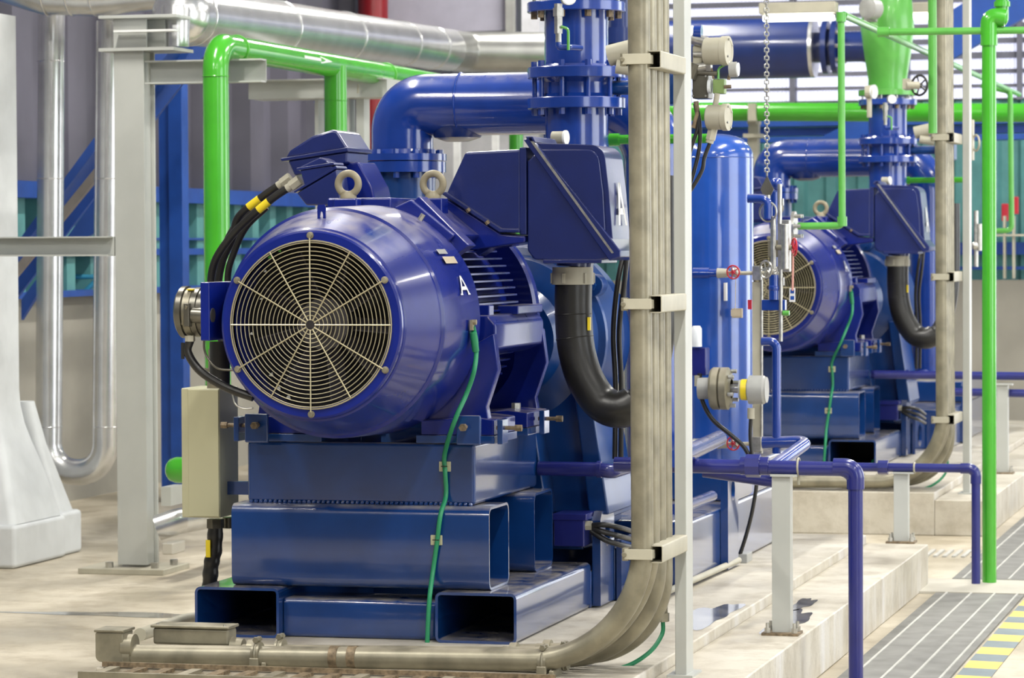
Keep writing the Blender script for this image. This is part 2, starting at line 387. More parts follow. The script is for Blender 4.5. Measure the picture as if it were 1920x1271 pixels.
for i, (x_, y_, w_) in enumerate(((505, 482, 7), (524, 470, 6), (497, 508, 6), (489, 560, 5), (471, 625, 6), (508, 702, 9), (522, 727, 8), (540, 744, 9))):
    c_ = VY(x_, y_, Yf + .03); q_ = w_ * .0011
    MB().add([c_ + v3(-q_, 0, -q_ * .6), c_ + v3(q_ * 1.2, 0, -q_), c_ + v3(q_ * .7, 0, q_ * .9), c_ + v3(-q_ * .3, 0, q_ * .5)], [(0, 1, 2, 3)]).build('paper_scrap', LGREEN if i < 2 else PLASTIC, t, smooth=False)
for k in range(6):
    a = PI / 2 + k * PI / 3; e = Vector((math.cos(a), 0, math.sin(a)))
    MB().lathe([(0.0, .015), (-.006, .015), (-.007, .010), (-.016, .010), (-.017, 0.0)], Vector(AXP) + e * (GR + .024), YD, 16).build('bolt', GALV, t)
# lifting tab on hood
ta = math.radians(91); e = Vector((math.cos(ta), 0, math.sin(ta)))
tb = Vector(AXP) + YD * .19
plate = MB()
for s_ in (0,):
    n = 20; O = []; I = []
    c0 = tb + e * (OR - .055)
    for k in range(n):
        a = 2 * PI * k / n; x_, z_ = math.cos(a), math.sin(a)
        O.append((max(-1, min(1, x_ * 1.35)) * .018, max(-1, min(1, z_ * 1.35)) * .05)); I.append((x_ * .007, z_ * .022))
    vs = []
    for y_ in (-.012, -.002):
        for P in (O, I):
            for (a_, b_) in P: vs.append(c0 + Vector((e.z, 0, -e.x)) * a_ + e * b_ + YD * y_ - YD * .0)
    fs = []
    for k in range(n):
        k2 = (k + 1) % n; fs += [(k, k2, n + k2, n + k), (2 * n + k, 3 * n + k, 3 * n + k2, 2 * n + k2), (k, 2 * n + k, 2 * n + k2, k2), (n + k, n + k2, 3 * n + k2, 3 * n + k)]
    plate.add(vs, fs)
plate.build('lifting_tab', BLUE, t)
# finned body
Y1, Y2 = Yf + .80, Yf + 1.86
body = MB().lathe([(0, .0), (0, .38), (1.05, .38), (1.05, .0)], (AX, Y1, AZ), YD, 48)
for k in range(-13, 14):
    z = k * .0335; R_ = .478
    if abs(z) > .44: continue
    xe = math.sqrt(R_ * R_ - z * z); xi = math.sqrt(max(0, .37 ** 2 - z * z)) if abs(z) < .37 else 0
    if xi == 0:
        body.box((AX - xe, Y1 + .02, AZ + z - .0035), (AX + xe, Y2 - .16, AZ + z + .0035)); continue
    for sx in (-1, 1):
        p = [(AX + sx * xi, Y1 + .02), (AX + sx * xe, Y1 + .02), (AX + sx * xe, Y2 - .2), (AX + sx * (xi * .6 + xe * .4), Y2 - .13), (AX + sx * xi, Y2 - .13)]
        body.prism([(x, y, AZ + z - .004) for x, y in p], (0, 0, .008))
body.build('finned_body', BLUE, t, ang=30)
MB().lathe([(-.02, .34), (-.02, .50), (.0, .512), (.06, .512), (.09, .49), (.14, .47), (.16, .30), (.20, .22), (.2, 0)], (AX, Y2, AZ), YD, 80).build('end_flange', BLUE, t, ang=28)
# top ledges / eye-bolt bosses
MB().box((AX - .20, Y1 + .05, AZ + .45), (AX + .10, Y1 + .75, AZ + .545)).build('top_ledge', BLUE, t, bevel=.01)
bo = MB().prism([(AX + .12, Y1 + .02, AZ + .50), (AX + .20, Y1 + .02, AZ + .535), (AX + .40, Y1 + .02, AZ + .375), (AX + .34, Y1 + .02, AZ + .32)], (0, .92, 0))
bo.build('shoulder_ledge', BLUE, t, bevel=.008)
for yy in (Y1 + .05, Y1 + .5): MB().prism([(AX + .16, yy, AZ + .50), (AX + .23, yy, AZ + .55), (AX + .46, yy, AZ + .33), (AX + .38, yy, AZ + .28)], (0, .12, 0)).build('shoulder_block', BLUE, t, bevel=.006)
# side ledge and foot webs, each side
for sx in (1, -1):
    MB().prism([(AX + sx * .40, Y1 + .10, AZ + .02), (AX + sx * .53, Y1 + .10, AZ + .02), (AX + sx * .565, Y1 + .10, AZ - .02), (AX + sx * .565, Y1 + .10, AZ - .13), (AX + sx * .50, Y1 + .10, AZ - .16), (AX + sx * .38, Y1 + .10, AZ - .15)], (0, .88, 0)).build('foot_rail', BLUE, t, bevel=.012)
    MB().box((AX + sx * .46, Y1 + .16, AZ + .015), (AX + sx * .52, Y1 + .24, AZ + .065)).box((AX + sx * .46, Y1 + .52, AZ + .015), (AX + sx * .56, Y1 + .98, AZ + .055)).build('rail_pad', BLUE, t, bevel=.006)
    zb = bz1
    for yy, th in ((Y1 + .06, .06), (Y1 + .95, .05)):
        arc = []
        for k in range(9):
            q = k / 8; arc.append((AX + sx * (.42 + .02 * math.sin(q * PI) - .18 * (1 - q) ** 2), yy, zb + .10 + (AZ - .14 - zb - .10) * q))
        outer = [(AX + sx * .565, yy, AZ - .06), (AX + sx * .585, yy, AZ - .22), (AX + sx * .53, yy, zb + .16), (AX + sx * .54, yy, zb + .10)]
        MB().prism(arc + outer, (0, th, 0)).build('foot_web', BLUE, t, bevel=.006)
    for yy in (Y1 + .02, Y1 + .62):
        MB().prism([(AX + sx * .24, yy, zb + .035), (AX + sx * .575, yy, zb + .035), (AX + sx * .575, yy, zb + .105), (AX + sx * .48, yy, zb + .115), (AX + sx * .24, yy, zb + .10)], (0, .38, 0)).build('foot', BLUE, t, bevel=.006)
        MB().box((AX + sx * .22, yy - .01, zb), (AX + sx * .58, yy + .39, zb + .035)).build('shim_plate', BASE, t, bevel=.003)
        bolt(t, (AX + sx * .47, yy + .2, zb + .11), (0, 0, 1), .022, .03, STEEL)
    for yy in (Y1 - .02, Y1 + .74):
        jb = MB().box((AX + sx * .60, yy, zb), (AX + sx * .625, yy + .10, zb + .11)).build('jack_bracket', BASE, t, bevel=.004)
        MB().cyl((AX + sx * .585, yy + .05, zb + .07), (AX + sx * .68, yy + .05, zb + .07), .009, 12).tube([(AX + sx * .67, yy + .05, zb + .07), (AX + sx * .70, yy + .05, zb + .07)], .016, 6).build('jack_bolt', RUST, t)
    fbk = MB().box((AX + sx * .49 - .055, Y1 - .10, zb), (AX + sx * .49 + .055, Y1 - .075, zb + .13)).build('jack_bracket', BASE, t, bevel=.008)
    MB().cyl((AX + sx * .48, Y1 - .15, zb + .08), (AX + sx * .48, Y1 + .02, zb + .08), .009, 12).tube([(AX + sx * .48, Y1 - .16, zb + .08), (AX + sx * .48, Y1 - .13, zb + .08)], .017, 6).build('jack_bolt', RUST, t)
# lettering and labels on the hood
def hoodpt(u, v, ang0, y0): a = math.radians(ang0) + v / OR; return Vector((AX + math.cos(a) * (OR + .0015), y0 + u, AZ + math.sin(a) * (OR + .0015)))
glyphA(lambda u, v: hoodpt(u, v, 13, Yf + .64), .12, .088, .02, t)
def hood_label(a0, y0, w, h, m, nm):
    mb = MB(); n = 5
    for k in range(n): mb.add([hoodpt(-w / 2, h * k / n, a0, y0), hoodpt(w / 2, h * k / n, a0, y0), hoodpt(w / 2, h * (k + 1) / n, a0, y0), hoodpt(-w / 2, h * (k + 1) / n, a0, y0)], [(0, 1, 2, 3)])
    mb.build(nm, m, t, smooth=False)
hood_label(29.5, Yf + .61, .19, .035, TAN, 'sticker'); hood_label(35, Yf + .57, .14, .025, PLASTIC, 'sticker')
# bearing grease nipple bolt on shoulder
bolt(t, (AX + .27, Yf + .72, AZ + OR - .07), (.5, 0, .8), .012, .03, STEEL)

# ---- eye bolts
for px, d, w in ((653, 14.25, 0), (812, 14.45, 1)):
    p = V(px, 345, d); r = .0475
    z0 = p.z - .064
    o = T('eye_bolt', 'tan ring eye bolt on top of the {} motor, %s' % ('close to the small cable boxes' if w == 0 else 'beside the wedge-shaped housing'), 'eye bolt', (p.x, p.y, z0), 'lifting eye bolts')
    MB().torus(p, (0.05, 1, 0), r, .0165, 40, 12).build('ring', BRASS, o)
    MB().lathe([(0, .036), (.012, .036), (.03, .026), (p.z - .056 - z0, .017)], (p.x, p.y, z0), (0, 0, 1), 24, cap=True).build('shank', BRASS, o)
    o2 = MB().box((p.x - .055, p.y - .05, AZ + .38), (p.x + .055, p.y + .06, z0)).build('lifting_boss', BLUE, t, bevel=.008)

# ---- wedge housing and terminal box
YT = 14.05; DT = .36
def q(px, py, Y=YT): return VY(px, py, Y)
t = T('cable_housing', 'slanted wedge-shaped blue housing joining the {} motor to its terminal box', 'housing', q(910, 430), None)
MB().prism([q(872, 285), q(976, 280), q(976, 434), q(940, 434), q(836, 364)], (0, DT, 0)).build('body', BOXB, t, bevel=.012)
MB().prism([q(974, 276), q(987, 276), q(987, 440), q(974, 440)], (0, DT + .02, 0)).build('flange', BOXB, t, bevel=.005)
o_ = Vector((0, -.02, 0))
MB().prism([q(830, 364) + o_, q(836, 359) + o_, q(942, 428) + o_, q(976, 429) + o_, q(976, 436) + o_, q(938, 436) + o_], (0, DT + .05, 0)).build('base_flange', BOXB, t, bevel=.005)
for (x_, y_) in ((882, 397), (918, 420)):
    bolt(t, q(x_, y_) + Vector((0, -.018, .0)), (-.55, 0, .83), .012, .016, RUST)
MB().prism([q(838, 372), q(940, 438), q(985, 442), q(985, 455), q(880, 470), q(800, 400)], (0, DT * .8, 0)).build('mounting_neck', BLUE, t, bevel=.01)
t = T('terminal_box', 'large blue terminal box lettered A on the side of the {} motor', 'terminal box', q(1070, 485), None)
def rr(pts, rad, n=6): return fillet([pts[-1]] + list(pts) + [pts[0]], rad, n)[1:-1]
def roundpoly(P, rads, n=6):
    out = []; N_ = len(P)
    for i in range(N_):
        if rads[i] == 0: out.append(Vector(P[i])); continue
        f = fillet([P[i - 1], P[i], P[(i + 1) % N_]], rads[i], n)[1:-1]; out += f
    return out
bp = [q(989, 302), q(1003, 288), q(1148, 484), q(1118, 489), q(1002, 487), q(989, 470)]
MB().prism(roundpoly(bp, [.01, .01, 0, .01, .02, .02]), (0, DT - .02, 0)).build('body', BOXB, t, bevel=.008)
lp = [q(1004, 268), q(1132, 272), q(1142, 360), q(1151, 474), q(1148, 474)]
lid = MB().prism(roundpoly(lp, [0, .07, .3, 0, 0], 8), (0, DT, 0)).build('lid', BOXB, t, bevel=.022, segs=4)
lp2 = [q(1009, 280), q(1122, 280), q(1132, 360), q(1137, 452)]
oy = Vector((0, -.012, 0))
MB().prism([p + oy for p in roundpoly(lp2, [0.01, .06, .3, .0], 8)], (0, .05, 0)).build('lid_panel', BOXB, t, bevel=.006)
oy = Vector((0, -.03, 0))
MB().prism([p + oy for p in (q(984, 262), q(998, 257), q(1166, 470), q(1166, 482), q(1145, 489))], (0, DT + .06, 0)).build('joint_flange', BOXB, t, bevel=.006)
oy = Vector((0, -.035, 0))
MB().prism([p + oy for p in (q(995, 261), q(998, 257), q(1154, 474), q(1150, 475))], (0, DT + .06, 0)).build('gasket_strip', STEEL, t)
MB().prism([q(988, 256) + oy, q(1003, 256) + oy, q(1008, 267) + oy, q(996, 267) + oy], (0, DT + .06, 0)).build('flange_end', BOXB, t, bevel=.004)
MB().box(q(1018, 494) , q(1128, 486) + Vector((0, DT - .04, 0))).build('bottom_plate', BOXB, t, bevel=.004)
# letter A on the +x side of the lid (slightly tilted, follows the side)
sA = q(1142, 420); sB = q(1140, 330)
def sidept(u, v):
    x = XY(1147 - (v / .20) * 8, YT) + .012
    return Vector((x, YT + .185 + u, q(1145, 422).z + v))
glyphA(sidept, .14, .195, .036, t, serif=False)
# small pressure gauge behind the box, top
p = V(1052, 258, 15.0)
o = T('pressure_gauge', 'small beige round pressure gauge peeking over the {} terminal box', 'gauge', p - Vector((0, 0, .05)), 'small gauges')
MB().cyl(p - Vector((.04, .0, 0)), p + Vector((.02, -.01, 0)), .03, 24).build('case', BEIGE, o)
MB().cyl(p + Vector((.02, -.01, 0)), p + Vector((.03, -.012, 0)), .034, 24).build('dial', WHITE, o)
MB().cyl(p + Vector((-.01, 0, -.2)), p + Vector((-.01, 0, -.02)), .008, 10).build('stem', STEEL, o)

# ---- hose
dh = 14.72
o = T('flexible_hose', 'thick black hose looping down in a U from the {} terminal box', 'hose', V(1075, 520, dh))
path = spline([V(1076, 512, dh), V(1075, 580, dh), V(1080, 650, dh), V(1098, 712, dh - .02), V(1132, 758, dh - .05), V(1175, 765, dh - .1), V(1215, 725, dh - .1), V(1238, 640, dh - .1), V(1246, 520, dh - .1), V(1246, 330, dh - .1)], 8)
HR = .086
MB().tube(path, [HR if i < 44 else HR * .75 for i in range(len(path))], 32).build('hose_body', RUB, o)
pc = V(1074, 519, dh)
MB().lathe([(-.035, .088), (-.035, .097), (0.02, .097), (.02, .094), (.045, .094), (.045, .08)], pc, (0, 0, 1), 32, cap=True).build('gland_ring', BEIGE, o)
for k in range(6):
    a = k * PI / 3 + .3; MB().box(pc + Vector((math.cos(a) * .094 - .008, math.sin(a) * .094 - .008, -.03)), pc + Vector((math.cos(a) * .094 + .008, math.sin(a) * .094 + .008, .018))).build('gland_lug', BEIGE, o, bevel=.003)
MB().cyl(V(1078, 500, dh), V(1079, 484, dh), .085, 32).build('neck', BOXB, o)
for i in (9, 14):
    d_ = path[i + 1] - path[i]; MB().torus(path[i], d_, HR, .0025, 32, 6).build('band', RUB, o)
e = path[11]; MB().box(e + Vector((HR - .01, -.05, -.03)), e + Vector((HR + .002, -.03, .03))).build('yellow_tag', YEL, o)

# ---- pump casing
PC = (AX + .27, 15.0, AZ - .13)
t = T('pump', 'dark blue centrifugal pump casing behind the {} motor', 'pump', (AX, 15.3, .42))
MB().lathe([(0, .0), (0, .24), (.05, .28), (.08, .40), (.14, .40), (.20, .415), (.21, .45), (.26, .45), (.27, .43), (.40, .50), (.62, .48), (.72, .36), (.75, .0)], PC, YD, 72).build('casing', PUMPB, t, ang=30)
for a in (34, 75, -37, 120, 153, 196, -90):
    e = Vector((math.cos(math.radians(a)), 0, math.sin(math.radians(a)))); c = Vector(PC) + YD * .17 + e * .47
    MB().cyl(c, c + YD * .11, .055, 24).build('lug', PUMPB, t, bevel=.006)
    bolt(t, c, -YD, .026, .03, PUMPB)
pz = .44
MB().prism([(AX - .5, 15.08, pz), (AX + .78, 15.08, pz), (AX + .66, 15.08, 1.1), (AX - .3, 15.08, 1.1)], (0, .1, 0)).prism([(AX + .44, 14.9, pz), (AX + .5, 14.9, pz), (AX + .42, 14.9, 1.0), (AX + .38, 14.9, 1.0)], (0, .5, 0)).prism([(AX + .68, 15.0, pz), (AX + .78, 15.0, pz), (AX + .68, 15.0, 1.1), (AX + .6, 15.0, 1.1)], (0, .6, 0)).build('pedestal', PUMPB, t, bevel=.01)
MB().box((AX - .8, 14.9, pz - .04), (AX + .72, 16.0, pz)).build('foot_plate', PUMPB, t, bevel=.006)
MB().box((AX - .7, 14.98, .336), (AX + .64, 15.9, pz - .04)).build('sole_plate', PUMPB, t, bevel=.01)
bolt(t, (AX + .42, 14.96, pz), (0, 0, 1), .022, .035, PUMPB)
t = T('shaft_cover', 'dark blue cover between the {} motor and the pump', 'cover', (AX, 14.72, AZ))
MB().lathe([(0, .3), (.02, .33), (.11, .33), (.13, .27)], (AX, 14.865, AZ), YD, 48, cap=True).build('cover', PUMPB, t)

# ---- suction elbow and cross pipe (12 inch), behind motor
YE = 15.93
ex = VY(754, 197, YE).x; ez = VY(860, 196, YE).z; er = .160
xr = VY(1228, 250, YE).x
t = T('cross_pipe', 'fat glossy blue pipe bending over behind the {} motor from its bolted flange', 'pipe', (ex, YE, 1.0))
RB = .32
MB().tube(fillet([(ex, YE, ZY(760, 296, YE)), (ex, YE, ez), (xr, YE, ez), (xr, YE, .6)], RB, 16), er, 40).build('pipe_run', PIPEB, t)
for (c_, d_) in (((ex + RB, YE, ez), (1, 0, 0)), ((xr - RB, YE, ez), (1, 0, 0))): MB().torus(c_, d_, er + .001, .006, 48, 8).build('weld_ring', PIPEB, t)
zf = ZY(760, 302, YE)
MB().lathe([(0, .18), (0, .228), (.035, .228), (.035, er + .01), (.06, er + .005)], (ex, YE, zf - .0), (0, 0, 1), 48).build('flange', PIPEB, t, ang=30)
MB().lathe([(-.06, .1), (-.06, .225), (-.005, .225), (-.005, .1)], (ex, YE, zf), (0, 0, 1), 48).build('lower_flange', PIPEB, t, ang=30)
for k in range(12):
    a = 2 * PI * k / 12 + .13; p = Vector((ex + math.cos(a) * .198, YE + math.sin(a) * .198, zf))
    bolt(t, p + Vector((0, 0, .035)), (0, 0, 1), .017, .022, PIPEB); bolt(t, p - Vector((0, 0, .06)), (0, 0, -1), .017, .03, PIPEB)
MB().cyl((ex, YE, .7), (ex, YE, zf - .06), .17, 40).build('riser', PUMPB, t)
cb = VY(880, 262, YE + .25)
MB().lathe([(0, .0), (.0, .06), (.02, .12), (.05, .135), (.09, .135)], (cb.x, YE + .02, ez - er - .03), (0, 0, 1), 32).build('drain_pot', DUCTB, t)

# ---- discharge column with butterfly valve
YV = 15.30
vx = VY(1081, 160, YV).x
def vz(py): return VY(1081, py, YV).z
t = T('discharge_pipe', 'upright blue discharge pipe above the {} terminal box with bolted flanges', 'pipe', (vx, YV, 1.2))
pr = .155
MB().cyl((vx, YV, AZ + .38), (vx, YV, vz(200)), pr, 40).build('pipe', PIPEB, t)
MB().cyl((vx, YV, vz(128)), (vx, YV, vz(24)), pr + .002, 40).build('spool', PIPEB, t)
fr = .241
def disc(z0, z1, m=PIPEB, nm='flange', R=fr, par=None): return MB().lathe([(0, .05), (0, R - .004), (.004, R), (z1 - z0 - .004, R), (z1 - z0, R - .004), (z1 - z0, .05)], (vx, YV, z0), (0, 0, 1), 56).build(nm, m, par or t, ang=40)
disc(vz(24), vz(5)); disc(vz(205), vz(184)); disc(vz(148), vz(127))
MB().lathe([(0, pr), (0, pr + .02), (.015, pr + .005)], (vx, YV, vz(127)), (0, 0, 1), 40).build('weld_ring', PIPEB, t)
for k in range(10):
    a = 2 * PI * k / 10 + .2; p = Vector((vx + math.cos(a) * (fr - .035), YV + math.sin(a) * (fr - .035), 0))
    for z_, d_ in ((vz(24), -1), (vz(205), -1), (vz(127), 1)):
        bolt(t, (p.x, p.y, z_), (0, 0, d_), .017, .03, RUST if z_ > 2.7 else PIPEB)
    MB().cyl((p.x, p.y, vz(5)), (p.x, p.y, vz(5) + .03), .009, 8).build('stud', STEEL, t)
t = T('butterfly_valve', 'blue butterfly valve clamped between two big flanges over the {} pump', 'valve', (vx, YV, vz(184)))
MB().lathe([(0, pr + .02), (.0, pr + .035), (.02, pr + .02), (vz(148) - vz(184) - .02, pr + .02), (vz(148) - vz(184), pr + .035), (vz(148) - vz(184), pr + .02)], (vx, YV, vz(184)), (0, 0, 1), 48).build('body', PIPEB, t)
for k in range(10):
    a = 2 * PI * k / 10 + .2; p = Vector((vx + math.cos(a) * (fr - .035), YV + math.sin(a) * (fr - .035), 0))
    MB().cyl((p.x, p.y, vz(184)), (p.x, p.y, vz(148)), .012, 12).build('tie_rod', PIPEB, t)
MB().cyl((vx + .15, YV, vz(166)), (vx + .42, YV, vz(166)), .035, 20).build('shaft', PUMPB, t)
MB().box((vx + .40, YV - .10, vz(200)), (vx + .56, YV + .10, vz(140))).build('gearbox', PUMPB, t, bevel=.015)
MB().box((vx + .24, YV - .03, vz(172)), (vx + .40, YV + .03, vz(166))).build('bracket', PUMPB, t)
p = V(1165, 112, 15.0)
MB().cyl(p + v3(-.06, 0, .02), p + v3(.12, 0, .06), .05, 20).cyl(p + v3(-.02, -.02, -.03), p + v3(.1, .0, -.05), .035, 20).build('gear_housing', BEIGE, t)
# top valve (green painted) above
t = T('green_valve', 'bright green valve body on top of the {} discharge pipe', 'valve', (vx, YV, vz(5)), )
GB = [(0, .05), (0, fr), (.045, fr), (.05, .16), (.14, .16), (.32, .19), (.55, .22), (.8, .2), (.95, .16), (1.0, .16), (1.0, .24), (1.04, .24), (1.04, .05)]
MB().lathe(GB, (vx, YV, vz(5) + .031), (0, 0, 1), 48).build('body', LGREEN, t, ang=35)
# sample valve with green lever on the spool
vp = V(1047, 55, 15.02)
t = T('sampling_valve', 'small steel ball valve with green lever on the {} discharge pipe', 'valve', vp, 'small ball valves')
MB().cyl(vp + v3(0, 0, .12), vp + v3(0, 0, -.02), .02, 6).tube([vp + v3(0, 0, .06), vp + v3(0, 0, .1)], .026, 6).cyl(vp + v3(0, 0, -.02), vp + v3(0, 0, -.06), .014).build('body', STEEL, t)
MB().tube(fillet([vp + v3(0, 0, -.06), vp + v3(0, 0, -.085), vp + v3(.05, .0, -.085), vp + v3(.09, .08, -.085)], .02, 5), .014, 14).build('elbow', PIPEB, t)
MB().tube(fillet([vp + v3(.02, -.02, .01), vp + v3(.055, -.03, 0), vp + v3(.055, -.03, -.1)], .02, 4), .007, 8).build('lever', LGREEN, t)
t = T('dial_gauge', 'round silver dial gauge beside the {} sampling valve', 'gauge', V(1066, 0, 15.0), 'small gauges')
p = V(1064, -4, 15.0); MB().cyl(p, p + v3(.015, -.03, 0), .036, 28).build('case', STEEL, t); MB().cyl(p + v3(.015, -.03, 0), p + v3(.016, -.032, 0), .031, 28).build('dial', GLASS, t)
# green cross pipe stub right of column
p = VY(1143, 262, 15.6)
o = T('green_branch_pipe', 'short level green pipe beside the {} discharge pipe', 'pipe', p)
MB().cyl(p, p + v3(.5, 0, 0), .024, 20).build('pipe', GREEN, o); MB().cyl(p + v3(-.0, 0, 0), p + v3(.05, 0, 0), .032, 20).build('coupling', GREEN, o)

# ---- small cable boxes on the upper left of the motor
t = T('heater_box', 'tilted blue cable junction box with domed lid on top of the {} motor', 'junction box', V(610, 300, 14.55), 'cable boxes on the motor top')
yq = 14.25
def Q(px, py, dy=0): return VY(px, py, yq) + Vector((0, dy, 0))
MB().prism([Q(534, 297), Q(543, 282), Q(585, 255), Q(622, 243), Q(632, 246), Q(653, 279)], (0, .36, 0)).build('lid', BOXB, t, bevel=.012, segs=3)
MB().prism([Q(526, 297, -.01), Q(529, 303, -.01), Q(654, 284, -.01), Q(653, 276, -.01)], (0, .38, 0)).build('rim', BOXB, t, bevel=.004)
MB().prism([Q(539, 301), Q(651, 284), Q(650, 306), Q(600, 320), Q(552, 330)], (0, .34, 0)).build('body', BOXB, t, bevel=.01)
MB().prism([Q(560, 318, .06), Q(664, 302, .06), Q(690, 350, .06), Q(700, 392, .06), Q(600, 392, .06)], (0, .28, 0)).build('pedestal', BLUE, t, bevel=.01)
t = T('small_cable_box', 'small tilted blue box with two cable glands low on the {} motor top', 'junction box', V(590, 330, 14.3), 'cable boxes on the motor top')
yq = 14.05
MB().prism([Q(562, 313), Q(600, 295), Q(612, 300), Q(616, 306), Q(565, 317)], (0, .13, 0)).build('lid', BOXB, t, bevel=.008, segs=3)
MB().prism([Q(556, 315, -.008), Q(558, 320, -.008), Q(628, 309, -.008), Q(626, 304, -.008)], (0, .15, 0)).build('rim', BOXB, t, bevel=.003)
MB().prism([Q(562, 319), Q(620, 310), Q(628, 316), Q(572, 352)], (0, .12, 0)).build('body', BOXB, t, bevel=.006)
MB().prism([Q(551, 359, -.006), Q(553, 362, -.006), Q(633, 315, -.006), Q(630, 310, -.006)], (0, .16, 0)).build('flange', BOXB, t, bevel=.003)
MB().prism([Q(556, 362), Q(631, 317), Q(640, 385), Q(574, 385)], (0, .15, 0)).build('pedestal', BOXB, t, bevel=.008)
yc = 14.10
def Qc(px, py): return VY(px, py, yc)
for k, (gx, gy) in enumerate(((550, 345), (533, 340))):
    yc = 14.10 + .10 * k
    o = T('motor_cable', 'black cable with yellow label curving down left of the {} motor, %s' % ('in front' if k == 0 else 'behind its twin'), 'cable', Qc(gx, gy), 'cables on the motor left side')
    sx = -14 * k
    MB().tube([Qc(gx + 12, gy - 8), Qc(gx - 4, gy + 4)], .026, 6).build('gland_nut', BEIGE, o)
    MB().cyl(Qc(gx - 3, gy + 3), Qc(gx - 12, gy + 9), .020, 20).build('gland', BEIGE, o)
    P = spline([Qc(gx - 8, gy + 6), Qc(gx - 40, gy + 28), Qc(gx - 85, gy + 66), Qc(432 - sx * .3, 445), Qc(403 - sx, 490), Qc(395 - sx, 540), Qc(402 - sx, 600), Qc(425 - sx, 660)], 7)
    MB().tube(P, .0185, 16).build('cable_sheath', RUB, o)
    a, b = P[8], P[11]; MB().tube([a, P[9], P[10], b], .0195, 16).build('yellow_label', YEL, o)
for k, off in enumerate((0, 22)):
    yc = 14.4
    P = spline([Qc(478 + off, 388), Qc(440 + off, 425), Qc(418 + off, 470), Qc(405 + off, 520), Qc(412 + off, 600)], 7)
    one(MB().tube(P, .016, 14), 'rear_cable', RUB, 'black cable running down behind the labelled cables at the {} motor, %s' % ('outer one' if k == 0 else 'inner one'), 'cable', 'cables on the motor left side')

# ---- flameproof enclosure on the left of the hood
e0 = V(400, 585, 13.75); CX = VY(583, 609, e0.y).x
t = T('round_junction_enclosure', 'dark round metal enclosure bolted on the left flank of the {} motor', 'junction enclosure', e0 - v3(.05, 0, .1))
a = V(333, 585, 13.75); a.y = e0.y; a.z = e0.z
L0 = a.x; 
MB().lathe([(0, 0), (0, .095), (.012, .112), (.035, .112), (.035, .10), (.075, .10), (.075, .107), (.10, .107), (.10, .100), (e0.x - L0, .100)], (L0, e0.y, e0.z), (1, 0, 0), 40).build('body', CAST, t, ang=30)
MB().cyl((L0 + .04, e0.y, e0.z), (L0 + .07, e0.y, e0.z), .104, 40).build('cover_ring', GALV, t)
MB().cyl((L0 + .085, e0.y - .09, e0.z - .01), (L0 + .18, e0.y - .09, e0.z - .015), .035, 20).box((L0 + .06, e0.y - .13, e0.z - .06), (L0 + .085, e0.y - .08, e0.z + .04)).build('hinge_boss', CAST, t, bevel=.004)
MB().cyl((L0 + .045, e0.y - .10, e0.z - .05), (L0 + .075, e0.y - .13, e0.z + .03), .006, 8).build('latch', GALV, t)
MB().box((e0.x - .012, e0.y - .13, e0.z - .12), (e0.x + .03, e0.y + .15, e0.z + .13)).build('mounting_bracket', BLUE, t, bevel=.005)
MB().box((L0 + .05, e0.y - .06, e0.z + .095), (L0 + .08, e0.y - .01, e0.z + .1)).build('sticker', YEL, t)
MB().tube([(L0 + .06, e0.y - .05, e0.z - .125), (L0 + .06, e0.y - .05, e0.z - .10)], .022, 6).build('gland_nut', BEIGE, t)
MB().box((L0 + .022, e0.y - .06, e0.z - .20), (L0 + .036, e0.y - .055, e0.z - .13)).build('tag', RUB, t)
yc = e0.y - .05
P = spline([v3(L0 + .06, yc, e0.z - .12), Qc(352, 660), Qc(372, 692), Qc(405, 716), Qc(440, 733), Qc(475, 745)], 7)
one(MB().tube(P, .0185, 16), 'enclosure_cable', RUB, 'black cable sweeping from the round enclosure down under the {} motor', 'cable', 'cables on the motor left side')
P = spline([Qc(383, 632), Qc(383, 655), Qc(392, 675), Qc(410, 691), Qc(440, 694)], 6)
one(MB().tube(P, .005, 8), 'thin_wire', CAST, 'thin grey wire hanging below the {} round enclosure', 'wire', 'thin wires by the enclosure')
P = spline([Qc(436, 738), Qc(442, 758), Qc(458, 766), Qc(474, 765)], 6)
one(MB().tube(P, .0045, 8), 'thin_wire', STEEL, 'thin pale wire loop above the beam beside the {} beige cabinet', 'wire', 'thin wires by the enclosure')
p = V(403, 690, 14.2)
t = T('cable_gland_fitting', 'upright metal conduit fitting on top of the {} beige cabinet', 'fitting', V(403, 728, 14.2))
MB().cyl(V(403, 728, 14.2), V(403, 700, 14.2), .035, 20).tube([V(403, 702, 14.2), V(403, 690, 14.2)], .05, 6).cyl(V(403, 690, 14.2), V(403, 655, 14.2), .03).build('body', GALV, t)
MB().cyl(V(412, 720, 14.1), V(412, 640, 14.1), .045, 20).build('boot', RUB, t)

# ---- beige cabinet with its lower conduit
yk = 13.75
t = T('control_cabinet', 'narrow upright beige metal cabinet left of the {} base frame', 'cabinet', VY(376, 970, yk))
A_, B_ = VY(341, 970, yk), VY(411, 728, yk)
cdp = dY(409, 446, 14.6)
MB().box((A_.x, yk, A_.z), (B_.x, yk + cdp, B_.z)).build('body', CABB, t, bevel=.006)
MB().box((A_.x + .035, yk - .006, A_.z + .006), (B_.x - .003, yk, B_.z - .006)).build('door', CABB, t, bevel=.003)
MB().box((B_.x - .02, yk + .1, A_.z + .1), (bx0 + .02, yk + .14, A_.z + .16)).build('mounting_arm', BASE, t)
ck = VY(404, 985, yk + .1)
MB().tube([ck + v3(0, 0, .03), ck + v3(0, 0, -.012)], .04, 6).cyl(ck + v3(.03, .1, .03), ck + v3(.03, .1, -.02), .03).build('gland', CAST, t)
P = spline([ck, VY(402, 1030, yk + .1), VY(396, 1060, yk + .1), VY(393, 1100, yk + .1), VY(388, 1150, yk + .1)], 6)
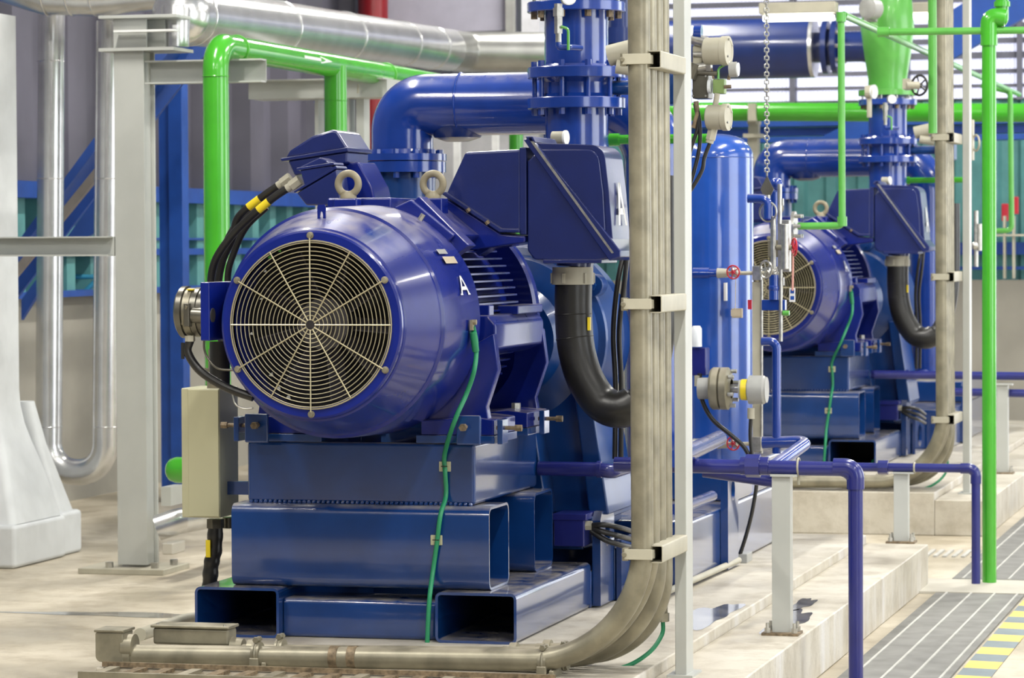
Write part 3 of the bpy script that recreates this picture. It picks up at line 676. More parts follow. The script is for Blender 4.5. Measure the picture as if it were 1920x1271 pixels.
o = T('cabinet_conduit', 'black ribbed flexible conduit hanging below the {} beige cabinet', 'conduit', P[-1])
MB().tube(P, [.037 if (i // 2) % 2 else .034 for i in range(len(P))], 20).build('conduit', RUB, o)
MB().box(VY(387, 1012, yk + .06), VY(394, 1045, yk + .05)).build('yellow_label', YEL, o)

# ---- green earth wire
t = T('earth_wire', 'green earthing wire clipped down the front of the {} motor base', 'wire', V(805, 1205, 13.7))
yh = Yf + .78
XO = AX + OR + .012
P = [VX(887, 612, XO), VX(893, 645, XO), VX(890, 690, XO + .01), VY(876, 735, YB + .02), VY(852, 790, YB - .02), VY(834, 850, yt - .02), VY(835, 890, yt - .02), VY(836, 930, yt - .02), VY(826, 965, ym - .02), VY(819, 1020, ym - .02), VY(812, 1070, ym - .02), VY(806, 1115, YB), VY(803, 1160, YB), VY(801, 1208, YB)]
MB().tube(spline(P, 6), .0105, 12).build('wire', GWIRE, t)
MB().cyl(VX(887, 622, XO), VX(892, 658, XO + .003), .016, 12).build('sleeve', GWIRE, t)
cL = VX(886, 604, XO); MB().box(cL + v3(-.008, -.016, -.035), cL + v3(.004, .016, .01)).tube([cL, cL + v3(.018, 0, 0)], .013, 6).build('lug', BRASS, t)
for px, py, y in ((834, 874, yt), (818, 1012, ym)):
    MB().box(VY(px - 11, py + 10, y - .006), VY(px + 12, py - 9, y + .004)).build('clip', CABB, t, bevel=.003)
    c = VY(px, py, y - .02); MB().box(c + v3(-.015, -.012, -.002), c + v3(.015, -.008, .002)).build('cable_tie', RUB, t)

# ---- separator tank behind
dT = 18.0
tk = V(1336, 500, dT); tkx, tky = tk.x, tk.y; tr = 77 * dT / 6000
tz1 = VY(1336, 296, tky).z; tz0 = .336
t = T('separator_tank', 'tall shiny blue pressure tank standing on the near skid', 'tank', (tkx, tky, tz0))
prof = [(0, tr), (tz1 - tz0, tr)] + [(tz1 - tz0 + math.sin(a) * .135, tr * math.cos(a) ** .7 if math.cos(a) > 0 else 0) for a in [k * PI / 2 / 10 for k in range(1, 10)]] + [(tz1 - tz0 + .135, 0)]
MB().lathe(prof, (tkx, tky, tz0), (0, 0, 1), 64).build('shell', TANKB, t, ang=40)
MB().torus((tkx, tky, tz1), (0, 0, 1), tr, .003, 64, 6).build('weld_ring', TANKB, t)
yg = tky - tr - .02
# stickers
MB().box(VY(1357, 564, yg), VY(1364, 530, yg + .05)).build('sticker', WHITE, t)
MB().box(VY(1402, 580, yg + .12), VY(1410, 562, yg + .13)).build('sticker', REDP, t)
MB().box(VY(1372, 596, yg), VY(1393, 578, yg + .04)).build('nameplate', TAN, t, bevel=.002)
# ---- level gauge
def handwheel(c, ax, R, m, parent, nm='handwheel'):
    c = Vector(c); x, y = basis(Vector(ax)); mb = MB().torus(c, ax, R, R * .13, 28, 7)
    for k in range(5):
        a = 2 * PI * k / 5; mb.tube([c, c + (x * math.cos(a) + y * math.sin(a)) * R], R * .09, 6)
    mb.cyl(c - Vector(ax).normalized() * R * .25, c + Vector(ax).normalized() * R * .25, R * .25, 12)
    return mb.build(nm, m, parent)
lg = yg - .05
def Lq(px, py): return VY(px, py, lg)
t = T('level_gauge', 'upright pale level gauge with red handwheel valves on the tall blue tank', 'gauge', Lq(1418, 850))
MB().box(Lq(1411, 848), Lq(1428, 528) + v3(0, .03, 0)).build('gauge_channel', BEIGE, t, bevel=.003)
MB().cyl(Lq(1428, 850), Lq(1428, 524), .008, 12).build('sight_glass', STEEL, t)
for zy, kk in ((512, 0), (832, 1)):
    cc = Lq(1420, zy)
    MB().cyl(Lq(1352, zy), Lq(1465 - 30 * kk, zy), .011, 14).cyl(Lq(1345, zy), Lq(1365, zy), .028, 20, .024).build('arm', BEIGE, t)
    MB().box(cc - v3(.025, .02, .04), cc + v3(.025, .02, .04)).sphere(Lq(1448, zy), .035, 16, 10).build('valve_body', STEEL, t, bevel=.004)
    MB().cyl(Lq(1300, zy), Lq(1330, zy), .03, 20).cyl(Lq(1330, zy), Lq(1352, zy), .022, 16).build('tank_nozzle', PIPEB if kk == 0 else STEEL, t)
    cv = Lq(1379, zy - 2) - v3(0, .06, 0)
    MB().cyl(cv, cv + v3(0, .08, 0), .015, 14).sphere(cv + v3(0, .06, 0), .03, 16, 10).build('valve_bonnet', STEEL, t)
    handwheel(cv - v3(0, .01, 0), (0.2, 1, .1), .036, REDP, t); handwheel(Lq(1455, zy) - v3(0, .05, 0), (.8, .6, 0), .035, STEEL, t)
tg = Lq(1384, 520) - v3(0, .07, 0)
MB().tube([tg, Lq(1383, 580) - v3(0, .07, 0)], .002, 5).box(Lq(1375, 592) - v3(0, .075, 0), Lq(1393, 580) - v3(0, .07, 0)).build('hang_tag', TAN, t)
# ---- level transmitter
yx = yg - .28
def X_(px, py): return VY(px, py, yx)
t = T('level_transmitter', 'grey flanged transmitter with round head and yellow label on the tall blue tank', 'transmitter', X_(1375, 770))
c = X_(1320, 726)
def ax_lathe(px0, px1, py, prof, m, nm, par, Y=None):   # profile of (px, radius px)
    Yq = yx if Y is None else Y
    o = VY(px0, py, Yq); k = o.y / .985 / F * 1.0
    sc_ = (VY(px1, py, Yq).x - o.x) / (px1 - px0)
    MB().lathe([((p - px0) * sc_, r * .0027) for p, r in prof], o, (1, 0, 0), 40).build(nm, m, par, ang=30)
ax_lathe(1310, 1440, 728, [(1310, 0), (1310, 22), (1336, 22)], PLASTIC, 'nozzle', t)
ax_lathe(1310, 1440, 728, [(1334, 20), (1334, 40), (1338, 43), (1350, 43), (1351, 36), (1353, 36), (1354, 43), (1366, 43), (1370, 36), (1372, 20)], GALV, 'flange', t)
ax_lathe(1310, 1440, 728, [(1370, 9), (1387, 9)], STEEL, 'neck', t)
ax_lathe(1310, 1440, 730, [(1387, 0), (1387, 20), (1404, 21), (1405, 29), (1432, 29), (1436, 26), (1438, 26), (1438, 0)], PLASTIC, 'head', t)
ax_lathe(1310, 1440, 730, [(1391, 21.3), (1402, 21.6)], YEL, 'yellow_label', t)
for k in range(6):
    a = k * PI / 3 + .3; pp = X_(1370, 728) + v3(0, math.cos(a) * .095, math.sin(a) * .095); bolt(t, pp, (1, 0, 0), .012, .03, STEEL)
MB().cyl(X_(1408, 765), X_(1408, 785), .02, 16).build('gland', BEIGE, t)
P = spline([X_(1408, 780), X_(1407, 820), X_(1412, 862), X_(1420, 890), X_(1412, 950), X_(1400, 1000), X_(1384, 1050)], 6)
one(MB().tube(P, .011, 12), 'signal_cable', RUB, 'dark cable dropping from the transmitter head to the plinth', 'cable', 'instrument cables')
P = spline([X_(1312, 700), X_(1315, 745), X_(1335, 785), X_(1370, 815), X_(1398, 842), X_(1412, 880)], 6)
one(MB().tube(P, .0125, 12), 'signal_cable', RUB, 'dark cable sagging in front of the tall blue tank under the transmitter', 'cable', 'instrument cables')
# ---- small blue sensor box beside the post
t = T('flow_switch', 'small blue switch box with clear top beside the grey post on the tall blue tank', 'switch', X_(1310, 730))
MB().box(X_(1296, 704), X_(1323, 652) + v3(0, .12, 0)).build('body', VIOB, t, bevel=.006)
MB().lathe([(0, .03), (.10, .03), (.115, .02), (.115, 0)], X_(1306, 650), (0, 0, 1), 24).build('clear_cap', GLASS, t)
MB().cyl(X_(1308, 704), X_(1308, 724), .018, 16).build('outlet', BEIGE, t)
# ---- upper instrument stack (behind the post)
yu = 14.9
def U(px, py): return VY(px, py, yu)
for (cx, cy, w, h, lab) in ((1345, 96, 48, 52, 'upper'), (1347, 220, 42, 48, 'lower')):
    t = T('cable_instrument', '%s beige round cable head beside the tall grey post' % ('upper' if lab == 'upper' else 'lower'), 'instrument', U(cx, cy + h / 2), 'beige instrument heads')
    s_ = .00248; c = U(cx, cy)
    MB().lathe([(0, 0), (0, h * s_ * .44), (.006, h * s_ * .5), (w * s_ * .72, h * s_ * .5), (w * s_ * .74, h * s_ * .54), (w * s_, h * s_ * .54), (w * s_, h * s_ * .42), (w * s_ * .98, h * s_ * .4), (w * s_ * .98, 0)], c - v3(w * s_ / 2, 0, 0), (1, -.12, 0), 36).build('head', BEIGE, t, ang=30)
    for k in range(4):
        a = k * PI / 2 + .5; bolt(t, c + v3(w * s_ / 2, -.012 + math.cos(a) * h * s_ * .46, math.sin(a) * h * s_ * .46), (1, -.12, 0), .006, .008, STEEL)
    if lab == 'upper': MB().cyl(U(1300, 102), U(1328, 102), .014, 16).cyl(U(1322, 102), U(1332, 102), .02, 16).build('conduit_stub', STEEL, t)
    else:
        MB().cyl(U(1341, 200), U(1345, 175), .014, 16).build('stem', BEIGE, t)
        MB().cyl(U(1338, 236), U(1332, 262), .024, 6).cyl(U(1333, 258), U(1330, 268), .019, 16).build('gland', BEIGE, t)
t = T('green_solenoid', 'small olive green instrument block between the beige heads', 'instrument', U(1352, 178))
MB().box(U(1336, 176), U(1358, 148) + v3(0, .06, 0)).build('block', mat('olive_green', (.20, .30, .10), .4), t, bevel=.006)
MB().cyl(U(1358, 163), U(1371, 162), .009, 10).build('port', RUST, t)
MB().tube(fillet([U(1347, 148), U(1347, 128), U(1362, 120)], .02, 4), .006, 8).build('tubing', LGREEN, t)
t = T('round_gauge', 'small round silver gauge right of the upper beige head', 'gauge', U(1375, 145), 'small gauges')
MB().cyl(U(1368, 131), U(1382, 130), .036, 28).build('case', PLASTIC, t); MB().cyl(U(1382, 130), U(1385, 130), .032, 28).build('dial', GLASS, t)
MB().cyl(U(1366, 150), U(1368, 140), .008, 8).build('stem', RUST, t)
t = T('positioner_box', 'dark metal limit switch box with glass window left of the olive block', 'switch', U(1318, 185))
MB().box(U(1298, 185), U(1328, 138) + v3(0, .12, 0)).build('body', CAST, t, bevel=.006)
MB().cyl(U(1328, 162), U(1334, 162), .034, 24).build('window', GLASS, t)
MB().box(U(1298, 128), U(1318, 84) + v3(0, .12, 0)).build('actuator', BEIGE, t, bevel=.01)
MB().cyl(U(1290, 145), U(1300, 118), .04, 16).cyl(U(1300, 136), U(1345, 138), .012, 10).build('linkage', CAST, t)
MB().cyl(U(1298, 72), U(1325, 80), .028, 18).build('fitting', STEEL, t)
MB().cyl(U(1300, 128), U(1328, 124), .022, 16).cyl(U(1325, 124), U(1334, 124), .028, 6).build('fitting', STEEL, t)
MB().cyl(U(1302, 60), U(1316, 60), .035, 20).build('end_cap', PIPEB, t)
MB().tube(fillet([U(1318, 140), U(1322, 128), U(1334, 126), U(1338, 148)], .02, 4), .005, 8).build('tubing', RUST, t)
MB().tube(fillet([U(1305, 190), U(1308, 215), U(1300, 240)], .02, 4), .012, 10).build('tubing', RUST, t)
for bx_, by_ in ((1300, 143), (1300, 180), (1324, 143), (1324, 180)): bolt(t, U(bx_, by_) - v3(0, .005, 0), (0, -1, 0), .005, .008, STEEL)
for k, (x0, x1, x2) in enumerate(((1331, 1322, 1296), (1306, 1316, 1290), (1303, 1300, 1284))):
    P = spline([U(x0, 268 if k == 0 else 195), U(x0 - (10 if k == 0 else -6), 295 if k == 0 else 235), U(x1 - 6, 320 if k == 0 else 285), U(x2, 355), U(x2 - 20, 380)], 6)
    one(MB().tube(P, .0095, 10), 'instrument_cable', RUB, 'dark instrument cable looping behind the grey post, %s' % ('outermost loop', 'middle loop', 'innermost loop')[k], 'cable', 'cables looping behind the post')
# ---- blue pipe loops beside the tank
yp = 15.1
def Pp(px, py, y=None): return VY(px, py, yp if y is None else y)
one(MB().tube(fillet([Pp(1428, 640), Pp(1456, 640), Pp(1456, 850)], .05, 8), .021, 20), 'vertical_drain_pipe', PIPEB, 'slim blue pipe bending down to the right of the tall blue tank', 'pipe')
e1 = Pp(1515, 828)
one(MB().tube(fillet([Pp(1430, 830), e1, VY(1448, 876, 14.72)], .04, 8), .030, 24), 'return_pipe', PIPEB, 'blue elbow pipe turning forward near the small level valve by the tall blue tank', 'pipe')
one(MB().tube([VY(1268, 860, 13.9), VY(1348, 822, 16.0)], .040, 24), 'branch_pipe', PIPEB, 'short light blue pipe running back behind the tall grey post', 'pipe')
one(MB().tube([VY(1268, 955, 14.6), VY(1335, 930, 16.2)], .028, 20), 'branch_pipe', PIPEB, 'thin lower blue pipe running back beside the near skid', 'pipe')
o = T('pump_drain_pipe', 'thick blue elbow pipe leading out under the {} pump', 'pipe', VY(1100, 880, 14.85))
MB().tube(fillet([VY(1010, 878, 14.75), VY(1120, 880, 14.75), VY(1148, 884, 14.75), VY(1200, 868, 15.4)], .05, 6), .034, 24).build('pipe', VIOB, o)
MB().cyl(VY(1120, 880, 14.75), VY(1128, 880, 14.75), .04, 24).build('coupling', VIOB, o)
# cable box low on the skid
yb_ = sy0 - .0
t = T('skid_junction_box', 'small square blue junction box low between the beams and lifting lug of the {} base', 'junction box', VY(1062, 1025, 14.80))
MB().box(VY(1038, 1024, 14.80), VY(1095, 975, 14.80) + v3(0, .2, 0)).build('body', VIOB, t, bevel=.006)
MB().box(VY(1036, 975, 14.79), VY(1099, 964, 14.79) + v3(0, .23, 0)).build('lid', VIOB, t, bevel=.004)
MB().tube([VY(1097, 985, 14.84), VY(1110, 985, 14.84)], .024, 6).build('gland', BEIGE, t)
for k in range(3):
    P = spline([VY(1108, 985 + 5 * k, 14.84), VY(1135, 984 + 14 * k, 14.84), VY(1165, 990 + 16 * k, 14.9), VY(1195, 1000 + 14 * k, 15.2)], 6)
    one(MB().tube(P, .0135, 10), 'skid_cable', RUB, 'black cable from the low junction box on the {} base, %s of three' % ('topmost', 'middle', 'lowest')[k], 'cable', 'cables at the low junction box')
# vertical black cables by the hose
for k, (x0, x1) in enumerate(((1160, 1150), (1172, 1161))):
    P = spline([VY(1180, 440, 14.9), VY(x0, 520, 14.8), VY(x1, 620, 14.8), VY(x1 + 4, 720, 14.8), VY(x1 + 3, 860, 14.8)], 6)
    one(MB().tube(P, .0125, 10), 'pump_cable', RUB, 'thin black cable hanging behind the {} hose loop, %s' % ('left one', 'right one')[k], 'cable', 'cables behind the hose')
# steam-trace pipe along the plinth side of skid
o = T('floor_conduit', 'white conduit lying along the side of the near skid', 'conduit', (skx + .06, 15, 0))
MB().tube([VY(1062, 1216, 13.0), VZ(1208, 1128, .03), VZ(1385, 1050, .03)], .017, 16).build('conduit', BEIGE, o)
cc_ = VZ(1380, 1052, .0); MB().box(cc_ + v3(-.06, -.1, 0), cc_ + v3(.08, .06, .05)).build('support_block', PLASTIC, o, bevel=.004)
MB().tube([cc_ + v3(0, -.1, .03), cc_ + v3(0, -.08, .03)], .028, 12).build('clamp', STEEL, o)
# small green wires at the right beam
yw = YB + .35
P = fillet([VY(972, 1208, yw), VY(973, 1172, yw), VY(1001, 1168, yw + .2), VY(1002, 1208, yw + .2)], .03, 6)
one(MB().tube(P, .009, 10), 'bonding_wire', GWIRE, 'short looped green bonding wire low beside the {} base beam', 'wire')
# ================================================================== far pump set: copies of the near one
LM = 11.1
bpy.context.view_layer.update()
for o, lab in list(DUPS):
    if not o.get('group'): o['group'] = lab.split(' of the {}')[0] if False else o['category'] + ' of the two pump sets'
    copy_tree(o, (0, LM, 0), lab.replace('{}', 'far'))

# ================================================================== conduits and post
YC = 12.47
cx_ = XY(1203, YC); cr = .0445
def conduit_run(dy, zlow, xleft, label, dz=0.0, stub=True):
    o = T('rigid_conduit', label, 'conduit', (xleft, YC + dy, zlow), 'galvanized conduits bending up to the post')
    zl = zlow; R = .47 + 0.0 * dy
    X0 = cx_ ; y = YC + dy
    MB().tube(fillet([(xleft, y, zl - .02), (X0, y, zl + .012), (X0 - .012, y, 4.2)], R, 20), cr, 28).build('conduit', GALV, o)
    return o
labs = ['foreground galvanized conduit running low to the square end fitting', 'second galvanized conduit, ending in the long flat fitting', 'third galvanized conduit behind the first two, bending upward', 'innermost galvanized conduit of the bundle against the post']
zc = VY(640, 1230, YC).z
lefts = [VY(250, 1228, YC).x, VY(420, 1205, YC + .13).x, VY(900, 1200, YC + .25).x, VY(960, 1200, YC + .37).x]
CON = []
for k in range(4):
    o = conduit_run(.125 * k, zc + (0 if k == 0 else -.004), lefts[k], labs[k]); CON.append(o)
    if k == 0:
        for px in (628, 662): p = VY(px, 1232, YC); MB().cyl(p - v3(.018, 0, 0), p + v3(.018, 0, 0), cr + .0025, 28).build('coupling_band', RUST, o)
        p = VY(250, 1228, YC); MB().cyl(p - v3(.03, 0, 0), p + v3(.0, 0, 0), cr + .006, 28).build('collar', GALV, o)
    else:
        for px in (455, 935, 985):
            if VY(px, 1232, YC).x < lefts[k] + .05: continue
            p = VY(px, 1232, YC); MB().cyl((p.x - .015, YC + .125 * k, zc - .005), (p.x + .015, YC + .125 * k, zc - .005), cr + .004, 28).build('coupling', GALV, o)
t = T('conduit_end_box', 'cast metal elbow fitting at the open left end of the foreground conduit', 'conduit fitting', VY(215, 1240, YC))
a, b = VY(187, 1238, YC), VY(238, 1184, YC)
MB().prism(roundpoly([v3(a.x, 0, a.z), v3(b.x, 0, a.z), v3(b.x, 0, b.z), v3(a.x, 0, b.z)], [.025, .005, .005, .01]), (0, .12, 0)).build('body', GALV, t, bevel=.008)
bpy.data.objects[t.name].location = t.location
for ch in t.children: ch.location = (0, YC - .05, 0)
MB().box((a.x - .004, YC - .055, b.z), (b.x + .006, YC + .08, b.z + .012)).build('cover', GALV, t, bevel=.004)
MB().cyl((b.x - .01, YC, a.z + .06), (b.x + .035, YC, a.z + .06), .055, 28).build('hub', GALV, t)
t = T('conduit_junction', 'long flat conduit fitting with screwed cover behind the foreground conduit', 'conduit fitting', VY(355, 1205, YC + .16))
a, b = VY(286, 1208, YC + .09), VY(428, 1180, YC + .09)
MB().box((a.x, YC + .09, a.z), (b.x, YC + .20, b.z)).build('body', GALV, t, bevel=.012)
MB().box((a.x - .006, YC + .08, b.z), (b.x + .006, YC + .21, b.z + .012)).build('cover', GALV, t, bevel=.004)
for x in (a.x + .02, b.x - .02): bolt(t, (x, YC + .1, b.z + .012), (0, 0, 1), .006, .006, STEEL)
MB().cyl((b.x, YC + .14, zc), (b.x + .05, YC + .14, zc), .05, 28, .042).build('hub', GALV, t)
def hclamp(px, dy, label):
    p = VY(px, 1232, YC); x = p.x; y = YC + dy; z = zc
    t = T('conduit_clamp', label, 'conduit clamp', (x, y, 0), 'bolted clamps on the low conduits')
    MB().torus((x, y, z), (1, 0, 0), cr + .003, .006, 28, 6).cyl((x - .016, y, z), (x + .016, y, z), cr + .004, 28).build('strap', GALV, t)
    MB().tube([(x, y - .03, z + cr + .014), (x, y + .03, z + cr + .014)], .012, 6).box((x - .014, y - .006, z + cr), (x + .014, y + .006, z + cr + .024)).build('screw', GALV, t)
    if dy == 0: MB().box((x - .02, y - .055, z - .1), (x + .02, y - .03, z - .012)).box((x + .03, y - .045, z - .1), (x + .05, y + .1, z - .03)).build('channel_foot', GALV, t, bevel=.004)
for px, lb in ((483, 'left'), (1020, 'right')):
    hclamp(px, 0, 'small bolted clamp round the foreground conduit, %s' % ('near the left beam end' if lb == 'left' else 'where it starts to bend'))
    hclamp(px + 25, .125, 'small bolted clamp round the second conduit, %s' % ('near the left beam end' if lb == 'left' else 'where it starts to bend'))
# vertical post and struts
yP = 12.95
x0, x1 = XY(1263, yP), XY(1285, yP); dd = dY(1285, 1298, 13.2)
post = T('steel_post', 'tall slim pale grey steel post beside the bundle of upright conduits', 'post', (x0, yP, -.05), 'grey posts carrying the conduits')
MB().box((x0, yP, -.05), (x1, yP + dd, 4.4)).build('channel', GREY, post, bevel=.004)
mbg = MB().box((x0 - .03, yP - .03, -.05), (x1 + .03, yP + dd + .03, -.04)).build('base_plate', GREY, post)
STR = []
for py, lb in ((112, 'upper'), (570, 'middle'), (1038, 'lower')):
    zz = VY(1205, py, YC).z; y0 = YC - .06; 
    t = T('strut_clamp', '%s steel channel clamp tying the upright conduits to the grey post' % lb, 'clamp', (cx_, YC, zz), 'strut clamps on the post')
    xx = cx_ + cr + .005
    MB().rtube((xx - .022, y0 + .045, zz - .035), (xx + .035, yP, zz + .035), .004, 1).build('channel', BEIGE, t)
    MB().box((cx_ - cr - .02, YC - cr - .008, zz - .02), (xx - .0, YC - cr - .001, zz + .022)).cyl((cx_, YC, zz - .018), (cx_, YC, zz + .018), cr + .005, 28).build('strap', BEIGE, t, bevel=.002)
    MB().box((cx_ - cr - .03, YC - cr - .004, zz - .026), (cx_ - cr - .004, YC - cr + .03, zz + .026)).cyl((cx_ - cr - .02, YC - cr - .015, zz), (cx_ - cr - .02, YC, zz), .01, 12).build('bolt_ear', GALV, t, bevel=.003)
    STR.append((t, lb))
# rear struts of the conduits
p = V(1250, 1120, 12.75)
o = T('bushing', 'small metal bushing where the green wire leaves the conduit bundle', 'fitting', VY(1243, 1165, YC + .5), None)
p = VY(1243, 1165, YC + .5)
MB().tube([p, p + v3(0, 0, .035)], .028, 6).cyl(p + v3(.012, 0, .03), p + v3(.012, 0, .09), .008).build('body', GALV, o)
P = spline([p + v3(0, 0, .01), VY(1241, 1190, YC + .5), VY(1215, 1225, YC + .45), VY(1165, 1252, YC + .4), VY(1085, 1262, YC + .3), VY(1040, 1258, YC + .3)], 7)
gwire = one(MB().tube(P, .009, 10), 'green_wire', GWIRE, 'loose green wire sagging to the floor under the conduit bend', 'wire', 'green earth wires at the conduit bends')
def mark_m(o):
    p = VY(1230, 978, YC + .12 - cr); s = .0025
o5 = 9.9
for o, lb in [(c, None) for c in CON]: copy_tree(o, (0, o5, 0), o['label'].replace('foreground', 'front').replace('square end fitting', 'far plinth') + ' at the far pump set')
copy_tree(post, (.055, o5, 0), 'tall slim grey steel post beside the far bundle of upright conduits')
for t, lb in STR: copy_tree(t, (0, o5, 0), '%s steel channel clamp on the far bundle of conduits' % lb)
copy_tree(gwire, (0, o5, 0), 'loose green wire under the far conduit bend')
# strips under the conduits at the plinth front
t = T('cable_tray', 'flat rusty steel cable tray under the foreground conduits', 'cable tray', (-4.2, 12.3, FZ))
tz_ = .004
MB().box((XY(175, 12.3), 12.355, tz_ - .0), (XY(1030, 12.3), 12.375, tz_ + .02)).build('side_rail', RUST, t)
MB().box((XY(165, 12.2), 12.05, tz_ - .02), (XY(1030, 12.3), 12.07, tz_ + .02)).build('side_rail', GALV, t)
for k in range(16): x = XY(190, 12.3) + k * .12; MB().box((x, 12.07, tz_ - .01), (x + .045, 12.355, tz_ + .004)).build('rung', RUST if k % 3 else GALV, t)
for x in (XY(300, 12.3), XY(900, 12.3)): MB().box((x, 12.15, FZ), (x + .04, 12.25, tz_ - .01)).build('leg', RUST, t)
# left floor pipe behind conduits
one(MB().tube([VY(262, 1190, YC + .3), VY(345, 1162, 13.9), VY(420, 1150, 14.8)], .028, 20), 'floor_pipe', BEIGE, 'short pale conduit on the floor left of the base frame', 'pipe')

# ================================================================== drain pipes with supports (right)
def support(foot_px, y_top_px, w_px, d, lab):
    f = VZ(*foot_px, -.05); y = f.y; k = f.y / .99 / F
    t = T('pipe_support', lab, 'pipe support', f, 'small pale pipe supports')
    zt_ = VY(foot_px[0], y_top_px, y).z; w = w_px * k
    MB().box((f.x - w * .55, y, -.04), (f.x + w * .42, y + .004 + w * .0 + .012, zt_)).box((f.x + w * .40, y, -.04), (f.x + w * .48, y + w * .9, zt_)).build('angle_post', GREY, t, bevel=.002)
    MB().box((f.x - w * 1.05, y - w * .6, -.05), (f.x + w * 1.0, y + w * 1.1, -.038)).build('base_plate', RUST, t)
    MB().box((f.x - w * .6, y - .02, zt_), (f.x + w * .9, y + w * .9, zt_ + .01)).build('top_plate', GREY, t)
    for sx in (-.75, .75):
        for sy in (-.3, .75):
            c = (f.x + sx * w, y + sy * w, -.038); MB().tube([c, (c[0], c[1], c[2] + .022)], .015, 6).cyl(c, (c[0], c[1], c[2] + .045), .008, 8).build('anchor_bolt', STEEL, t)
    return t, y, zt_, k
t1, ys, zt1, k1 = support((1466, 1190), 893, 34, 0, 'pale angle-iron pipe support on the ledge by the nearer violet blue pipe')
zp = zt1 + .045
xr_ = VY(1603, 900, ys).x; xl_ = VY(1290, 868, ys).x
o = T('water_pipe', 'nearer violet blue pipe bending straight down to the drain grating', 'pipe', (xr_, ys, FZ), 'violet blue drain pipes')
rp = 27.5 * k1 / 2
MB().tube(fillet([(xl_ - .35, ys + .02, zp), (xr_, ys + .02, zp - .01), (xr_, ys + .02, FZ)], .075, 10), rp, 28).build('pipe', VIOB, o)
def sock(x, y, z, d, r, L=.05): return MB().lathe([(0, r), (.002, r * 1.22), (L, r * 1.22), (L + .002, r)], (x, y, z), d, 28)
MB().tube(fillet([(xr_ - .1, ys + .02, zp), (xr_, ys + .02, zp), (xr_, ys + .02, zp - .1)], .07, 10), rp * 1.2, 28).build('elbow', VIOB, o)
ux = VY(1412, 868, ys).x
MB().tube([(ux - .035, ys + .02, zp), (ux + .03, ys + .02, zp)], rp * 1.6, 8).cyl((ux - .06, ys + .02, zp), (ux + .07, ys + .02, zp), rp * 1.25, 28).build('union', VIOB, o)
cxx = VY(1496, 868, ys).x
MB().torus((cxx, ys + .02, zp), (1, 0, 0), rp + .004, .005, 28, 6).cyl((cxx, ys + .02, zp - rp), (cxx, ys + .02, zp - rp - .05), .007, 8).build('u_bolt', BEIGE, t1)
one(MB().tube([(ux - .3, ys + .35, zp - .05), VY(1470, 905, ys + .35)], .03, 20), 'side_pipe', VIOB, 'short blue pipe just behind the nearer violet drain pipe', 'pipe')
t2, y2, zt2, k2 = support((1690, 1018), 888, 26, 0, 'pale angle-iron pipe support near the end of the lower plinth ledge')
zp = zt2 + .035; xr_ = VY(1829, 900, y2).x; xl_ = VY(1600, 870, y2).x; rp = 16.5 * k2 / 2
o = T('water_pipe', 'farther slim violet blue pipe bending down beside the green post pipe', 'pipe', (xr_, y2, FZ), 'violet blue drain pipes')
MB().tube(fillet([(xl_, y2 + .02, zp), (xr_, y2 + .02, zp), (xr_, y2 + .02, FZ)], .06, 10), rp, 24).build('pipe', VIOB, o)
MB().tube(fillet([(xr_ - .09, y2 + .02, zp), (xr_, y2 + .02, zp), (xr_, y2 + .02, zp - .09)], .055, 10), rp * 1.2, 24).build('elbow', VIOB, o)
ux = VY(1655, 868, y2).x
MB().tube([(ux - .03, y2 + .02, zp), (ux + .03, y2 + .02, zp)], rp * 1.6, 8).build('union', VIOB, o)
cxx = VY(1714, 868, y2).x; MB().torus((cxx, y2 + .02, zp), (1, 0, 0), rp + .004, .006, 24, 6).build('u_bolt', BEIGE, t2)
# far supports beyond
t3, y3, zt3, k3 = support((1880, 888), 722, 20, 0, 'pale pipe support farthest away on the second plinth ledge')
for zpx, lb in ((702, 'upper'), (735, 'lower')):
    a = VY(1640 if lb == 'upper' else 1790, zpx, y3 + .1); b = VY(1990, zpx + 4, y3 + .1)
    one(MB().cyl(a, b, .032, 20), 'level_blue_pipe', VIOB, '%s level dark blue pipe far behind the green post pipe' % lb, 'pipe')

# ================================================================== green pipework (right)
YG = VZ(1857, 1096, FZ).y; gx = VZ(1855, 1096, FZ).x
gr_ = .0425
gz = VY(1848, 35, YG).z
o = T('green_standpipe', 'bright green vertical pipe standing on the floor at the right', 'pipe', (gx, YG, FZ))
gxt = VY(1850, 50, YG).x
MB().tube([(gx, YG, FZ), (gx, YG, gz)], gr_, 32).build('pipe', GREEN, o)
MB().tube(fillet([(gx, YG, gz - .16), (gx, YG, gz + .02), (gx + .10, YG, gz + .0)], .05, 8), gr_ * 1.2, 32).build('elbow', GREEN, o)
MB().tube(fillet([(gx + .03, YG + .02, gz - .01), (gx + .075, YG + .02, gz - .02), (gx + .075, YG + .02, gz + .6)], .04, 8), gr_ * .92, 28).build('riser', GREEN, o)
MB().lathe([(0, gr_), (0, gr_ * 1.15), (.03, gr_ * 1.15), (.03, gr_)], (gx + .075, YG + .02, gz + .07), (0, 0, 1), 28).build('socket', GREEN, o)
a = VY(1652, 60, YG); b = VY(1990, 56, YG)
o = T('green_level_pipe', 'thin level green pipe crossing at the top right in front of the standpipe', 'pipe', a)
MB().cyl(a, b, .0215, 20).build('pipe', LGREEN, o); MB().cyl(a - v3(.02, 0, 0), a + v3(.05, 0, 0), .03, 20).build('tee', LGREEN, o)
o = T('green_drop_pipe', 'thin green pipe hanging down and elbowing into the flange by the far motor', 'pipe', VY(1577, 420, YG), 'thin green drop pipes')
yg_ = VY(1577, 100, 19.2).y
MB().tube(fillet([VY(1577, 24, yg_), VY(1579, 423, yg_), VY(1496, 424, yg_)], .03, 6), .0215, 20).build('pipe', LGREEN, o)
